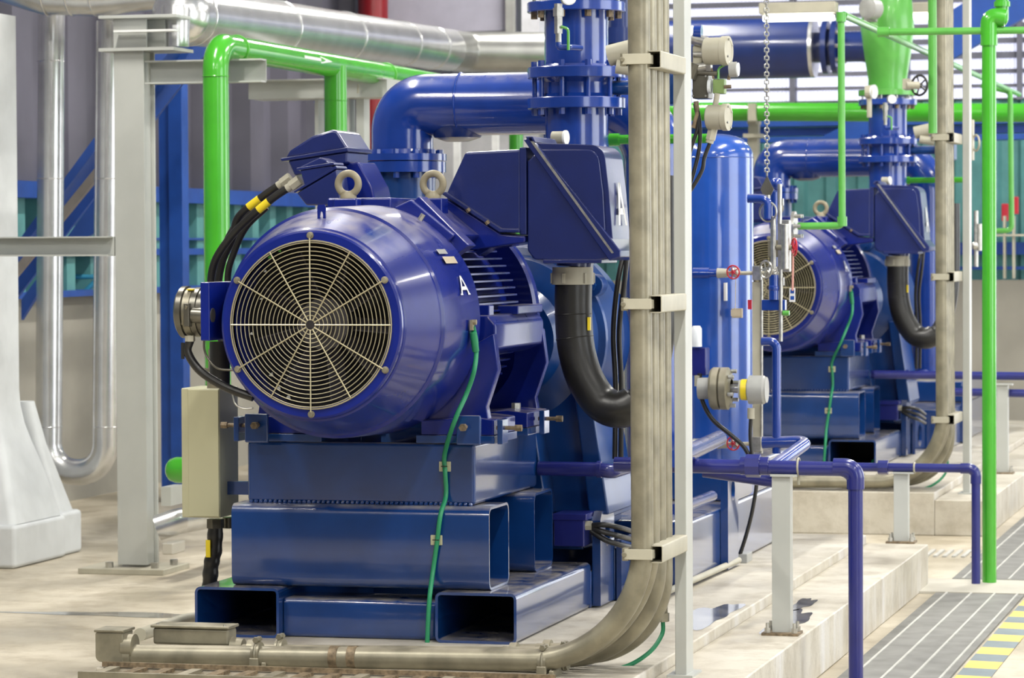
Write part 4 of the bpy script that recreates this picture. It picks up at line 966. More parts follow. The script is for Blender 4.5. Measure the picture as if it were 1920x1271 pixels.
for (x_, y_) in ((1577, 32), (1579, 415)): MB().cyl(VY(x_, y_ + 9, yg_), VY(x_, y_ - 9, yg_), .030, 20).build('elbow_socket', LGREEN, o)
c = VY(1492, 424, yg_); MB().cyl(c - v3(.02, 0, 0), c + v3(.0, 0, 0), .09, 28).build('flange', STEEL, o)
for k in range(6):
    a_ = k * PI / 3; bolt(o, c + v3(0, math.cos(a_) * .07, math.sin(a_) * .07), (1, 0, 0), .013, .04, STEEL)
s0 = VY(1582, 28, yg_); zS = s0.z
e_ = Vector((s0.x, 30.0, zS))
one(MB().tube([s0 + v3(.0, 0, 0), e_], .022, 20), 'green_sloping_pipe', LGREEN, 'green pipe running away along the hall above the far terminal box', 'pipe')
yfar = 29.0
o = T('green_drop_pipe', 'small distant green drop pipe near the red boxes by the teal wall', 'pipe', VY(1895, 430, yfar), 'thin green drop pipes')
MB().tube(fillet([VY(1840, 160, yfar), VY(1894, 172, yfar), VY(1897, 432, yfar), VY(1868, 433, yfar)], .05, 6), .024, 16).build('pipe', LGREEN, o)
one(MB().tube([VY(1748, -20, 20.6), VY(1749, 250, 20.6)], .028, 16), 'green_riser_pipe', LGREEN, 'thin green riser left of the far conduit bundle', 'pipe')

# ================================================================== big green header, blue girder, right end wall
YW = 34.5
hx0 = XY(1290, 31.0); 
hd = T('green_header_pipe', 'fat bright green header pipe running level across the far end', 'pipe', VY(1600, 210, 31))
MB().cyl(VY(960, 208, 31.0), VY(2100, 212, 31.0), .092, 36).build('pipe', GREEN, hd)
for px in (1413,):
    t = T('header_bracket', 'pale steel stand holding up the green header pipe', 'bracket', VY(px, 330, 31.1))
    MB().box(VY(px - 10, 840, 31.1), VY(px + 12, 255, 31.25)).box(VY(px - 20, 258, 31.0), VY(px + 22, 252, 31.3)).box(VY(px - 12, 232, 31.0), VY(px + 14, 226, 31.3)).box(VY(px - 4, 228, 31.08), VY(px + 4, 194, 30.88)).box(VY(px - 10, 252, 31.1), VY(px + 12, 228, 31.2)).build('stand', BEIGE, t)
gd = T('blue_girder', 'long structural blue girder behind the green header pipe', 'girder', VY(1650, 262, 33))
MB().box(VY(900, 262, 33.0), VY(2150, 232, 33.25)).build('web', STRUCB, gd); MB().box(VY(900, 233, 32.9), VY(2150, 230, 33.3)).box(VY(900, 264, 32.9), VY(2150, 260, 33.3)).build('flange', STRUCB, gd)
# end wall: concrete base, teal sheet, girts, louvre windows
TEAL = mat('teal_sheet', (.10, .30, .30), .5)
def wallband(px0, px1, pyt, pyb, Y, m, name, th=.2, ridged=False, ridge=.3):
    z0 = ZY(1700, pyb, Y); z1 = ZY(1700, pyt, Y)
    x0, x1 = XY(px0, Y), XY(px1, Y); mb = MB()
    if not ridged: mb.box((x0, Y, z0), (x1, Y + th, z1))
    else:
        n = int((x1 - x0) / ridge); P = []
        for i in range(n):
            xx = x0 + i * ridge; P += [(xx, Y), (xx + ridge * .5, Y), (xx + ridge * .6, Y - .05), (xx + ridge * .9, Y - .05)]
        P += [(x0 + n * ridge, Y)]
        for i in range(len(P) - 1):
            (a_, b_), (c_, d_) = P[i], P[i + 1]; mb.add([(a_, b_, z0), (c_, d_, z0), (c_, d_, z1), (a_, b_, z1)], [(0, 1, 2, 3)])
        mb.box((x0, Y + .06, z0), (x1, Y + th, z1))
    return struct(mb, name, m, smooth=False)
zconc = ZY(1700, 525, YW)
struct(MB().box((-10, YW, FZ), (4, YW + .3, zconc)), 'wall_back', CONCW)
wallband(820, 2400, 190, 525, YW + .1, TEAL, 'wall_back_upper', ridged=True, ridge=.35)
wallband(820, 2400, -420, -90, YW + .1, mat('grey_sheet', (.30, .30, .38), .6), 'wall_back_top', ridged=True, ridge=.35)
for pyt, pyb in ((455, 478), (500, 506)): wallband(1560, 2300, pyt, pyb, YW - .12, STRUCB, 'trim_3', th=.1)
# louvre windows with bright daylight panes, dark rails between
lv = emis('daylight_pane', (.74, .76, 1.0), .72)
rail = mat('window_rail', (.20, .20, .25), .5)
rows = [(186, 166), (160, 140), (132, 112), (100, 84), (74, 56), (46, 30), (22, 6), (-4, -24), (-34, -60)]
for i, (a_, b_) in enumerate(rows):
    x0, x1 = XY(1150, YW), XY(2300, YW); z0, z1 = ZY(1700, a_, YW), ZY(1700, b_, YW); mb = MB(); n = 150
    w = (x1 - x0) / n
    for k in range(n):
        mb.add([(x0 + k * w, YW + .1, z0), (x0 + (k + .5) * w, YW + .04, z0), (x0 + (k + .5) * w, YW + .04, z1), (x0 + k * w, YW + .1, z1),
                (x0 + (k + 1) * w, YW + .1, z0), (x0 + (k + 1) * w, YW + .1, z1)], [(0, 1, 2, 3), (1, 4, 5, 2)])
    struct(mb, 'window_%d' % (i + 1), lv, smooth=False)
mb = MB()
for (a_, b_), (c_, d_) in zip([(190, 188)] + rows, rows + [(-62, -90)]): mb.box((XY(1150, YW), YW + .02, ZY(1700, b_, YW)), (XY(2300, YW), YW + .2, ZY(1700, c_, YW)))
for px in (1487, 1700, 1912): mb.box((XY(px - 5, YW), YW - .05, ZY(1700, 190, YW)), (XY(px + 5, YW), YW + .1, ZY(1700, -90, YW)))
struct(mb, 'window_frame', rail, smooth=False)
# blue diagonal roof braces at the right
for (p, q_, w, lb) in (((1690, 150), (1990, -60), 60, 'right brace under the roof'), ((1500, 262), (1640, 195), 30, 'short brace')):
    a, b = VY(*p, 32.5), VY(*q_, 32.5)
    if w == 60: one(MB().bar(a, b, .12, w * 32.5 / F, (0, 1, 0)) if False else MB().prism([VY(1755, 128, 32.5), VY(1960, 10, 32.5), VY(1960, -90, 32.5), VY(1750, 40, 32.5)], (0, .15, 0)), 'blue_brace', STRUCB, 'broad blue brace plate in front of the bright windows at the upper right', 'brace')
    else: one(MB().prism([VY(1530, 262, 32.7), VY(1600, 226, 32.7), VY(1660, 226, 32.7), VY(1660, 262, 32.7)], (0, .1, 0)), 'blue_gusset', STRUCB, 'pale blue gusset plate under the green header pipe', 'brace')
# horizontal dark blue duct
Yd = 30.0
o = T('blue_duct', 'large dark blue round duct high behind the instruments', 'duct', VY(1400, 150, Yd))
dc = VY(1290, 94, Yd); rd = 56 * Yd / .985 / F
xa = VY(1120, 94, Yd).x; xb = VY(1522, 94, Yd).x; z = dc.z
MB().cyl((xa, Yd, z), (xb, Yd, z), rd, 48).build('shell', DUCTB, o)
MB().lathe([(0, rd - .01), (0, rd + .0), (.035, rd + .0), (.04, rd * .55), (.04, rd * .5)], (xb, Yd, z), (1, 0, 0), 48).build('end_ring', ALU, o)
x2 = XY(1545, Yd); x3 = XY(1568, Yd)
MB().cyl((xb, Yd, z), (x2, Yd, z), rd * .5, 40).build('neck', DUCTB, o)
MB().lathe([(0, rd * .4), (0, rd * .88), (.05, rd * .88), (.05, rd * .6), (.09, rd * .6), (.09, rd * .88), (.14, rd * .88), (.14, .1)], (x2, Yd, z), (1, 0, 0), 40).build('flange', DUCTB, o)
for k in range(10):
    a_ = 2 * PI * k / 10; bolt(o, (x2 + .14, Yd + math.cos(a_) * rd * .76, z + math.sin(a_) * rd * .76), (1, 0, 0), .02, .05, STEEL)
MB().tube(fillet([(x3 - .05, Yd, z), (x3 + .5, Yd, z), (x3 + .5, Yd, z - 1.5)], .3, 10), rd * .5, 36).build('elbow', DUCTB, o)
# flange stub left near column
p = VY(1165, 68, 20); o = T('side_flange', 'blue flanged pipe end between the discharge pipe and the conduits', 'pipe', p)
MB().cyl(p + v3(0, 0, -.05), p + v3(0, 0, .05), .13, 36).cyl(p + v3(0, 0, -.12), p + v3(0, 0, -.055), .13, 36).cyl(p + v3(0, 0, -.6), p + v3(0, 0, .3), .09, 32).build('flanges', DUCTB, o)
# grating in the floor channel
GM = mat('grating_grey', (.20, .195, .18), .6, noise=.1)
GLn = mat('grating_line', (.50, .49, .45), .5)
g0, g1 = -2.28, -1.77
for (ya, yb, nm) in ((11.0, 18.55, 'near'), (19.35, 27.0, 'far')):
    t = T('drain_grating', 'grey slotted drain cover strip in the floor, %s section' % nm, 'drain cover', ((g0 + g1) / 2, ya, FZ), 'floor drain covers')
    MB().box((g0, ya, FZ), (g1, yb, FZ + .012)).build('panel', GM, t)
    for x in (-2.215, -2.075, -1.94, -1.81):
        MB().box((x - .006, ya, FZ + .012), (x + .006, yb, FZ + .017)).build('slot_bar', GLn, t)
struct(MB().box((g0 - .2, 18.57, FZ), (g1 + 1.0, 19.3, FZ + .015)), 'trim_4', CONC)
t = T('yellow_edge_tape', 'yellow and grey striped warning tape beside the drain cover', 'floor tape', (-1.68, 14, FZ))
YT_ = mat('tape_yellow', (.85, .58, .12), .5); GT_ = mat('tape_grey', (.18, .22, .24), .5)
y = 11.84; k = 0
while y < 20.5:
    MB().add([(-1.755, y, FZ + .004), (-1.59, y - .03, FZ + .004), (-1.59, y + .24, FZ + .004), (-1.755, y + .27, FZ + .004)], [(0, 1, 2, 3)]).build('stripe', YT_ if k % 2 else GT_, t, smooth=False); y += .27; k += 1
t = T('cross_grating', 'narrow hatched drain strip between the two plinths', 'drain cover', (-2.6, 20.6, FZ))
MB().box((PX1 + .5, 20.5, FZ), (g0, 20.75, FZ + .01)).build('panel', GM, t)
mb = MB()
for k in range(6): mb.box((PX1 + .12 + k * .06, 20.76, FZ + .001), (PX1 + .145 + k * .06, 21.2, FZ + .012))
mb.build('slot_bar', GLn, t)
MB().box((PX1 + .5, 20.35, FZ + .001), (g0, 20.45, FZ + .006)).build('yellow_line', YT_, t)

# ================================================================== chain, instrument cluster before the far motor
yc2 = 17.0
def K(px, py, dy=0): return VY(px, py, yc2 + dy)
t = T('hanging_chain', 'pale steel chain hanging down to a diamond plate right of the tank', 'chain', K(1438, 330))
z_a, z_b = K(1437, 330).z, K(1437, -15).z; x_a, x_b = K(1438, 330).x, K(1437, -15).x
n = 46; mb = MB()
for k in range(n):
    f = (k + .5) / n; c = v3(x_a + (x_b - x_a) * f, yc2, z_a + (z_b - z_a) * f); hl = (z_b - z_a) / n * .62
    dv = Vector((1, .3, 0)).normalized() if k % 2 else Vector((-.3, 1, 0)).normalized()
    side = dv * .011
    pts = [c + side + v3(0, 0, hl * .6), c + side - v3(0, 0, hl * .6), c - v3(0, 0, hl), c - side - v3(0, 0, hl * .6), c - side + v3(0, 0, hl * .6), c + v3(0, 0, hl), c + side + v3(0, 0, hl * .6)]
    mb.tube(pts, .0042, 6)
mb.build('chain_links', STEEL, t)
c = K(1438, 355); MB().prism([c + v3(0, 0, .075), c + v3(.036, 0, 0), c + v3(0, 0, -.075), c - v3(.036, 0, 0)], (0, .01, 0)).build('diamond_plate', CAST, t)
t = T('pull_ring', 'oval steel ring below the diamond plate on the chain', 'ring', K(1441, 420))
c = K(1440, 397); mb = MB().torus(c, (0.4, 1, 0), .052, .006, 32, 8); mb.cyl(c + v3(0, 0, .05), c + v3(0, 0, .09), .012).build('ring', STEEL, t)
t = T('valve_manifold', 'upright bundle of steel valves and tubes in front of the far fan', 'valve manifold', K(1465, 600))
MB().box(K(1458, 510), K(1480, 412) + v3(0, .06, 0)).cyl(K(1472, 505, -.05), K(1472, 420, -.05), .02, 16).cyl(K(1450, 405), K(1450, 505), .016, 16).build('body', STEEL, t, bevel=.004)
MB().box(K(1440, 482), K(1460, 450) + v3(0, .05, 0)).cyl(K(1455, 464), K(1485, 464), .014, 14).build('valve_block', GALV, t, bevel=.004)
MB().cyl(K(1462, 345), K(1462, 420), .012, 14).cyl(K(1464, 505), K(1464, 640), .010, 14).box(K(1458, 385), K(1468, 372) + v3(0, .03, 0)).box(K(1458, 535), K(1469, 520) + v3(0, .03, 0)).build('tube', STEEL, t)
handwheel(K(1489, 463), (1, .5, 0), .045, REDP, t)
MB().tube([K(1487, 475), K(1486, 545)], .006, 8).build('tag_cord', mat('pink_cord', (.6, .3, .25), .6), t)
MB().box(K(1480, 566), K(1491, 540) + v3(0, .004, 0)).build('tag', WHITE, t); MB().box(K(1482, 550), K(1489, 543) - v3(0, .002, 0)).box(K(1482, 562), K(1489, 555) - v3(0, .002, 0)).build('tag_mark', STRUCB, t)
MB().box(K(1428, 582), K(1472, 562) + v3(0, .05, 0)).build('bracket', PIPEB, t, bevel=.004)
MB().cyl(K(1451, 515), K(1451, 562), .026, 18).sphere(K(1451, 540), .03, 14, 8).build('blue_valve', PIPEB, t)
MB().cyl(K(1468, 587), K(1480, 587), .014, 14).build('green_knob', LGREEN, t)
MB().tube(fillet([K(1402, 372), K(1440, 372), K(1440, 410)], .04, 5), .024, 16).cyl(K(1452, 360, .1), K(1452, 500, .1), .02, 14).sphere(K(1456, 345, .1), .035, 14, 8).build('blue_tubing', PIPEB, t)
handwheel(K(1436, 505), (.7, 1, 0), .045, STEEL, t)
# far valve gearbox details
p = V(1712, 160, 24.5); t = T('black_handwheel', 'small black handwheel beside the far green valve', 'handwheel', p)
handwheel(V(1724, 160, 24.4), (.6, 1, 0), .075, RUB, t, 'wheel'); MB().cyl(V(1700, 160, 24.4), V(1724, 160, 24.4), .03, 14).box(V(1692, 167, 24.4), V(1712, 150, 24.6)).build('gearbox', BEIGE, t)
p = V(1638, 22, 26.0); t = T('valve_actuator', 'dark grey round actuator on the far green valve', 'actuator', p)
MB().lathe([(0, 0), (0, .07), (.01, .085), (.12, .085), (.13, .07), (.13, 0)], p - v3(.04, .12, -.02), (.5, 1, 0), 32).build('housing', PLASTIC, t, bevel=.003); MB().box(p + v3(-.08, 0, -.08), p + v3(.02, .1, .08)).build('neck', PLASTIC, t, bevel=.01)
p = V(1637, 172, 25.0); t = T('dial_gauge', 'round silver dial gauge on the far discharge pipe', 'gauge', p, 'small gauges')
MB().cyl(p - v3(.06, 0, 0), p, .05, 24).build('case', BEIGE, t); MB().cyl(p, p + v3(.012, -.005, 0), .055, 28).build('dial', GLASS, t); MB().cyl(p - v3(.03, 0, .05), p - v3(.03, 0, .2), .02, 12).build('stem', BEIGE, t)
# far right instruments between conduits and standpipe
t = T('transmitter_tree', 'upright white valves and tubes left of the green standpipe', 'valve manifold', V(1832, 500, 24.5))
MB().cyl(V(1830, 395, 24.6), V(1830, 500, 24.6), .018, 12).cyl(V(1836, 420, 24.6), V(1836, 470, 24.6), .03, 12).sphere(V(1829, 461, 24.6), .035, 12, 8).build('valve', STEEL, t)
MB().torus(V(1830, 268, 24.6), (1, .6, 0), .06, .008, 24, 6).box(V(1816, 300, 24.6), V(1827, 225, 24.7)).build('gauge_body', BEIGE, t)
for k, (x, y, c_) in enumerate(((1884, 398, 'left'), (1903, 385, 'right'))):
    p = V(x, y, 33)
    one(MB().box(p + v3(-.035, 0, -.09), p + v3(.035, .06, .09)), 'red_alarm_box', REDP, '%s small red box on the distant teal wall' % c_, 'alarm box', 'red boxes', bevel=.01)
t = T('distant_stand', 'pale double-legged pipe stand in front of the distant concrete wall', 'stand', V(1893, 520, 32))
for x in (1884, 1901): MB().box(V(x - 3, 522, 32), V(x + 3, 405, 32.1)).build('leg', BEIGE, t)
MB().box(V(1868, 443, 32), V(1935, 439, 32.1)).build('crossbar', BEIGE, t)
# fluorescent fixtures seen and overhead
def fixture(c, L_, lab, power=None, axis='x', vis=True):
    t = T('fluorescent_lamp', lab, 'lamp', c, 'fluorescent ceiling lamps')
    c = Vector(c)
    hx, hy = (L_ / 2, .09) if axis == 'x' else (.09, L_ / 2)
    MB().box(c + v3(-hx, -hy, 0), c + v3(hx, hy, .09)).build('housing', BEIGE, t, bevel=.01)
    d = v3(hx - .03, 0, 0) if axis == 'x' else v3(0, hy - .03, 0); s_ = v3(0, .04, 0) if axis == 'x' else v3(.04, 0, 0)
    MB().cyl(c - d + s_ - v3(0, 0, .035), c + d + s_ - v3(0, 0, .035), .022, 12).cyl(c - d - s_ - v3(0, 0, .035), c + d - s_ - v3(0, 0, .035), .022, 12).build('tubes', LAMP, t)
    if power:
        for sg in (-1, 1): MB().cyl(c + v3(0, sg * (hy - .3), .09), c + v3(0, sg * (hy - .3), .76), .01, 8).build('hanger_rod', STEEL, t)
        ld = bpy.data.lights.new('lamp_light', 'AREA'); ld.shape = 'RECTANGLE'; ld.size = 2 * hx + .1; ld.size_y = 2 * hy + .1; ld.energy = power; ld.color = (1, .97, .9)
        lo = bpy.data.objects.new('lamp_light', ld); C.objects.link(lo); lo.parent = t; lo.location = (0, 0, -.08)
LAMP = emis('lamp_tube', (1, .97, .88), 9)
for px0, px1, py, d, lb in ((1425, 1570, 26, 26, 'bright fluorescent lamp above the dark blue duct'), (1700, 1770, 24, 29, 'fluorescent lamp right of the far green valve'), (1140, 1178, 46, 24, 'fluorescent lamp seen between discharge pipe and conduits')):
    a, b = V(px0, py, d), V(px1, py, d); fixture(((a.x + b.x) / 2, (a.y + b.y) / 2, (a.z + b.z) / 2), (b - a).length, lb)

# ================================================================== LEFT AND BACK
# side wall at the left: concrete base, teal strip, blue girts, grey ribbed sheet
WX = -9.9
def wz(py, px=300): r = ray(px, py); p = CAM + r * ((WX - CAM.x) / r.x); return p.z
zc1 = wz(548); zg0 = wz(402); zg1, zg2 = wz(380), wz(352)
struct(MB().box((WX - .3, 10, FZ), (WX, 34.5, zc1)), 'wall_left', CONCW)
def ribbed(z0, z1, m, nm, ridge, x=WX - .1):
    mb = MB(); y = 10
    while y < 34.5:
        P = [(x, y), (x, y + ridge * .55), (x + .16, y + ridge * .60), (x + .16, y + ridge * .95), (x, y + ridge)]
        for i in range(4):
            (a_, b_), (c_, d_) = P[i], P[i + 1]; mb.add([(a_, b_, z0), (c_, d_, z0), (c_, d_, z1), (a_, b_, z1)], [(0, 1, 2, 3)])
        y += ridge
    mb.box((x - .3, 10, z0), (x - .1, 34.5, z1)); return struct(mb, nm, m, smooth=False)
ribbed(zc1, zg1, TEAL, 'wall_left_lower', .5)
ribbed(zg2, 9, mat('violet_grey_sheet', (.12, .115, .15), .6, noise=.1, scale=1), 'wall_left_upper', 1.1)
mb = MB().box((WX - .05, 10, zg1), (WX + .15, 34.5, zg2)).box((WX - .05, 10, wz(478)), (WX + .1, 34.5, wz(466))).box((WX - .05, 10, wz(450)), (WX + .08, 34.5, wz(446))).box((WX - .05, 10, zc1), (WX + .12, 34.5, zc1 + .05))
struct(mb, 'trim_5', STRUCB)
# blue steel column and diagonal braces
def S_(px, py, d=25.5): return V(px, py, d)
t = T('blue_column', 'structural blue steel column standing behind the left grey column', 'column', S_(324, 548))
a, b = S_(300, 552), S_(330, 100); k_ = 25.5 / F
MB().box((a.x, a.y, FZ), (a.x + 30 * k_, a.y + .02, 6)).box((a.x + 24 * k_, a.y - .0, FZ), (a.x + 28 * k_, a.y + .35, 6)).box((a.x + 22 * k_, a.y - .03, FZ), (a.x + 48 * k_, a.y - .01, 6)).build('section', STRUCB, t)
def flat(P, d, th, nm, m, lab, cat, grp=None): return one(MB().prism([V(x, y, d) for x, y in P], (0, th, 0)), nm, m, lab, cat, grp)
t = T('diagonal_brace', 'long structural blue diagonal brace crossing behind the left columns', 'brace', V(60, 540, 25))
MB().prism([V(30, 560, 24), V(30, 475, 24), V(340, 75, 24), V(405, 75, 24)], (0, .04, 0)).build('web', STRUCB, t)
MB().prism([V(40, 500, 23.9), V(40, 478, 23.9), V(340, 70, 23.9), V(362, 70, 23.9)], (0, -.25, 0)).build('flange', DUCTB if False else STRUCB, t)
t = T('lower_brace', 'pale grey and blue lower brace beside the long diagonal brace', 'brace', V(60, 560, 24.7))
MB().prism([V(40, 600, 23.5), V(40, 562, 23.5), V(205, 335, 23.5), V(205, 420, 23.5), V(120, 470, 23.5)], (0, .05, 0)).build('plate', STRUCB, t)
one(MB().prism([V(28, 500, 23.3), V(28, 522, 23.3), V(210, 300, 23.3), V(210, 275, 23.3)], (0, .05, 0)), 'brace_angle', mat('brace_grey', (.25, .22, .2), .6), 'dull grey strip along the diagonal brace', 'brace')
one(MB().prism([V(588, 190, 25), V(632, 190, 25), V(632, 260, 25)], (0, .05, 0)), 'small_gusset', STRUCB, 'blue triangular gusset right of the second green pipe', 'brace')
t = T('cyan_rail', 'thin light blue rail above the concrete wall between aluminium pipes', 'rail', V(160, 520, 26))
MB().cyl(V(112, 518, 26), V(190, 519, 26), .02, 12).cyl(V(160, 546, 26), V(205, 500, 26), .02, 12).build('tube', mat('cyan_paint', (.05, .35, .55), .4), t)
# big grey column with bracket
zF = FZ
cf = VZ(247, 1062, zF + .04); yq = cf.y; kk = yq / .94 / F
xL, xR = VY(217, 600, yq).x, VY(273, 600, yq).x
t = T('grey_column', 'big pale grey steel column standing on a square concrete pad at the left', 'column', (xL, yq, FZ))
ztop = VY(250, 96, yq).z
fd = .20
MB().box((xL, yq, zF + .05), (xR, yq + .018, ztop)).box((xL, yq + fd - .018, zF + .05), (xR, yq + fd, ztop)).box((xR - .035, yq + .018, zF + .05), (xR - .023, yq + fd - .018, ztop)).build('section', GREY, t, bevel=.003)
MB().box((xL - .22, yq - .12, zF + .0), (xR + .15, yq + fd + .15, zF + .035)).build('base_plate', BEIGE, t, bevel=.004)
for (x, y) in ((xL - .04, yq - .04), (xR + .06, yq - .03), (xR + .1, yq + fd)): MB().tube([(x, y, zF + .035), (x, y, zF + .07)], .025, 6).build('anchor_bolt', STEEL, t)
MB().box((xL - .08, yq - .05, ztop), (xR + .22, yq + fd + .1, ztop + .02)).build('cap_plate', GREY, t)
zz = VY(250, 35, yq).z
MB().box((xL - .0, yq, ztop + .02), (xR + .02, yq + .02, zz)).box((xL - .0, yq + .12, ztop + .02), (xR + .1, yq + .14, zz)).box((xL - .08, yq - .05, zz), (xR + .24, yq + fd, zz + .02)).build('bracket', GREY, t, bevel=.003)
MB().box((xL + .04, yq - .1, VY(250, 62, yq).z), (xR + .24, yq - .02, VY(250, 58, yq).z)).build('clip_angle', WHITE, t)
one(MB().box(VY(-30, 481, yq), VY(214, 444, yq) + v3(0, .02, 0)).box(VY(-30, 447, yq - .08), VY(212, 443, yq) ).box(VY(-30, 481, yq - .08), VY(212, 477, yq)), 'cross_beam', GREY, 'level pale grey channel beam joining the left column to the white pillar', 'beam')
t = T('bracket_beam', 'pale grey channel bracket carrying the tall green pipe', 'beam', VY(390, 130, yq + .1))
MB().box((xR + .0, yq + .12, VY(390, 155, yq).z), (VY(487, 130, yq).x, yq + .13, VY(390, 112, yq).z)).box((xR, yq + .02, VY(390, 114, yq).z), (VY(487, 130, yq).x, yq + .13, VY(390, 111, yq).z)).box((xR, yq + .02, VY(390, 155, yq).z), (VY(487, 130, yq).x, yq + .13, VY(390, 152, yq).z)).build('channel', GREY, t)
# hanging pipe stub right of column top
p = VY(330, 88, yq + .2); one(MB().lathe([(0, 0), (0, .082), (.24, .09), (.26, .085)], p, (0, 0, 1), 36, cap=True), 'insulated_stub', ALU, 'short pale cylindrical pipe stub beside the top of the grey column', 'pipe')
# white pillar with flared base at far left
t = T('white_pillar', 'white round-edged pillar with a flared concrete foot at the left edge', 'pillar', VZ(60, 1070, FZ))
yq2 = VZ(60, 1068, FZ).y
def Z2(px, py): return VY(px, py, yq2)
zb0 = FZ; zb1 = Z2(20, 985).z; zb2 = Z2(20, 800).z
def frustum(mb, x0, x1, y0, y1, z0, X0, X1, Y0, Y1_, z1): return mb.add([(x0, y0, z0), (x1, y0, z0), (x1, y1, z0), (x0, y1, z0), (X0, Y0, z1), (X1, Y0, z1), (X1, Y1_, z1), (X0, Y1_, z1)], [(0, 3, 2, 1), (4, 5, 6, 7), (0, 1, 5, 4), (1, 2, 6, 5), (2, 3, 7, 6), (3, 0, 4, 7)])
WC = mat('white_render', (.60, .62, .63), .55, noise=.03)
xb1 = XY(23, yq2); xs1 = XY(38, yq2 + .75); zm = Z2(20, 890).z
MB().box((xb1 - 1.2, yq2, zb0), (xb1, yq2 + .85, zb1)).box((xb1 - 1.1, yq2 + .85, zb0), (xb1 - .03, yq2 + 1.2, zb1 + .01)).build('foot_block', WC, t, bevel=.03)
def loft(levels):
    mb = MB(); vs = []; fs = []; n = 20
    for (x0, x1, y0, y1, z, c) in levels:
        for cx_c, cy_c, a0 in ((x1 - c, y0 + c, -90), (x1 - c, y1 - c, 0), (x0 + c, y1 - c, 90), (x0 + c, y0 + c, 180)):
            for k in range(5): q_ = math.radians(a0 + k * 22.5); vs.append((cx_c + c * math.cos(q_), cy_c + c * math.sin(q_), z))
    for i in range(len(levels) - 1):
        for k in range(n): k2 = (k + 1) % n; fs.append((i * n + k, i * n + k2, (i + 1) * n + k2, (i + 1) * n + k))
    fs.append(tuple(range(n - 1, -1, -1))); fs.append(tuple((len(levels) - 1) * n + k for k in range(n)))
    return mb.add(vs, fs)
lv_ = []
for f, zz_ in ((0, zb1), (.12, Z2(0, 955).z), (.3, Z2(0, 915).z), (.5, Z2(0, 875).z), (.7, Z2(0, 840).z), (.87, Z2(0, 805).z), (.97, Z2(0, 770).z), (1, Z2(0, 740).z), (1, Z2(20, 14).z)):
    g_ = f; lv_.append((xb1 - 1.1, (xb1 - .02) * (1 - g_) + xs1 * g_, yq2 + .04 + .31 * g_, yq2 + .83 - .08 * g_, zz_, .05))
loft(lv_).build('shaft', WC, t, ang=60)
loft([(xb1 - 1.0, xb1 - .06, yq2 + .88, yq2 + 1.15, zb1, .05), (xb1 - 1.0, (xb1 + xs1) / 2 - .05, yq2 + .84, yq2 + 1.0, Z2(20, 850).z, .05), (xb1 - .8, xs1 + .03, yq2 + .8, yq2 + .92, Z2(20, 765).z, .04)]).build('rear_flare', WC, t, ang=60)
# aluminium U pipe
dU = 22.0; yU = V(140, 600, dU).y
def U2(px, py, dy=0): return VY(px, py, yU + dy)
t = T('insulated_loop', 'shiny aluminium clad pipe forming a U loop behind the cross beam', 'pipe', U2(142, 910))
ru = 25 * dU / F
MB().tube(fillet([U2(97, -20), U2(91, 885), U2(197, 885), U2(205, 40)], 53 * dU / F, 7), ru, 32).build('cladding', ALU, t, ang=15)
for py in (115, 335, 800):
    a = U2(95.5 - (py / 900) * 4, py); MB().torus(a, (0, 0, 1), ru + .001, .004, 32, 6).build('joint_ring', ALU, t)
    if py > 200: MB().torus(U2(204 - (py / 900) * 7, py), (0, 0, 1), ru + .001, .004, 32, 6).build('joint_ring', ALU, t)
# big duct top-left and long insulated pipe
t = T('big_insulated_elbow', 'huge aluminium clad pipe along the very top left', 'pipe', V(150, 20, 21.2))
MB().tube([V(-80, -110, 21.2), V(20, -60, 21.2), V(90, -38, 21.2), V(180, -33, 21.2), V(330, -42, 21.0)], [.24, .24, .235, .225, .20], 48).build('cladding', ALU, t)
for px in (90, 135, 180): p = V(px, -36, 21.2); MB().torus(p, (1, 0.1, 0), .232, .005, 48, 6).build('joint_ring', ALU, t)
t = T('insulated_main', 'long shiny aluminium clad pipe slanting down above the green pipe', 'pipe', V(600, 90, 24))
A0, A1 = V(340, 28, 20.5), V(842, 94, 29.0)
R0 = .19
MB().tube([A0, A1], R0, 48).sphere(A0, R0, 24, 12).build('cladding', ALU, t)
dv = (A1 - A0)
for f in (.02, .28, .52, .76, .9): MB().torus(A0 + dv * f, dv, R0 + .001, .006, 48, 6).build('joint_ring', ALU, t)
t = T('insulated_branch', 'duller aluminium clad pipe continuing level behind the discharge pipe', 'pipe', V(930, 135, 29))
MB().tube(fillet([A1 - dv * .02, V(870, 97, 29.3), V(1180, 99, 29.5)], .2, 6), .185, 40).build('cladding', mat('dull_cladding', (.42, .42, .40), .3, metal=.8), t)
# tall green pipe and its run
dG = 19.6; G0 = V(404, 100, dG); gX = G0.x
yG0 = G0.y; zG = V(430, 85, dG).z
t = T('tall_green_pipe', 'tall bright green pipe at the left bending away along the hall', 'pipe', (gX, yG0, FZ))
rg = 24.5 * dG / F
zlow = V(404, 882, dG).z
far_y = yG0 + 9.5
pts = [V(331, 882, dG), Vector((gX, yG0, zlow)), Vector((gX, yG0, zG)), Vector((gX, far_y, zG))]
pts[0].y = yG0; pts[0].z = zlow
MB().tube(fillet([pts[1], pts[2], pts[3]], .16, 14), rg, 40).build('pipe', GREEN, t)
MB().torus(Vector((gX, yG0, zG - .19)), (0, 0, 1), rg + .001, .004, 40, 6).build('weld_ring', GREEN, t)
for yy in (yG0 + .38, yG0 + 3.6):
    MB().torus(Vector((gX, yy, zG)), (0, 1, 0), rg + .004, .006, 40, 6).build('u_bolt', LGREEN, t)
def gp(y, f): return Vector((gX + math.cos(f) * (rg + .002), y, zG + math.sin(f) * (rg + .002)))
f0 = .15
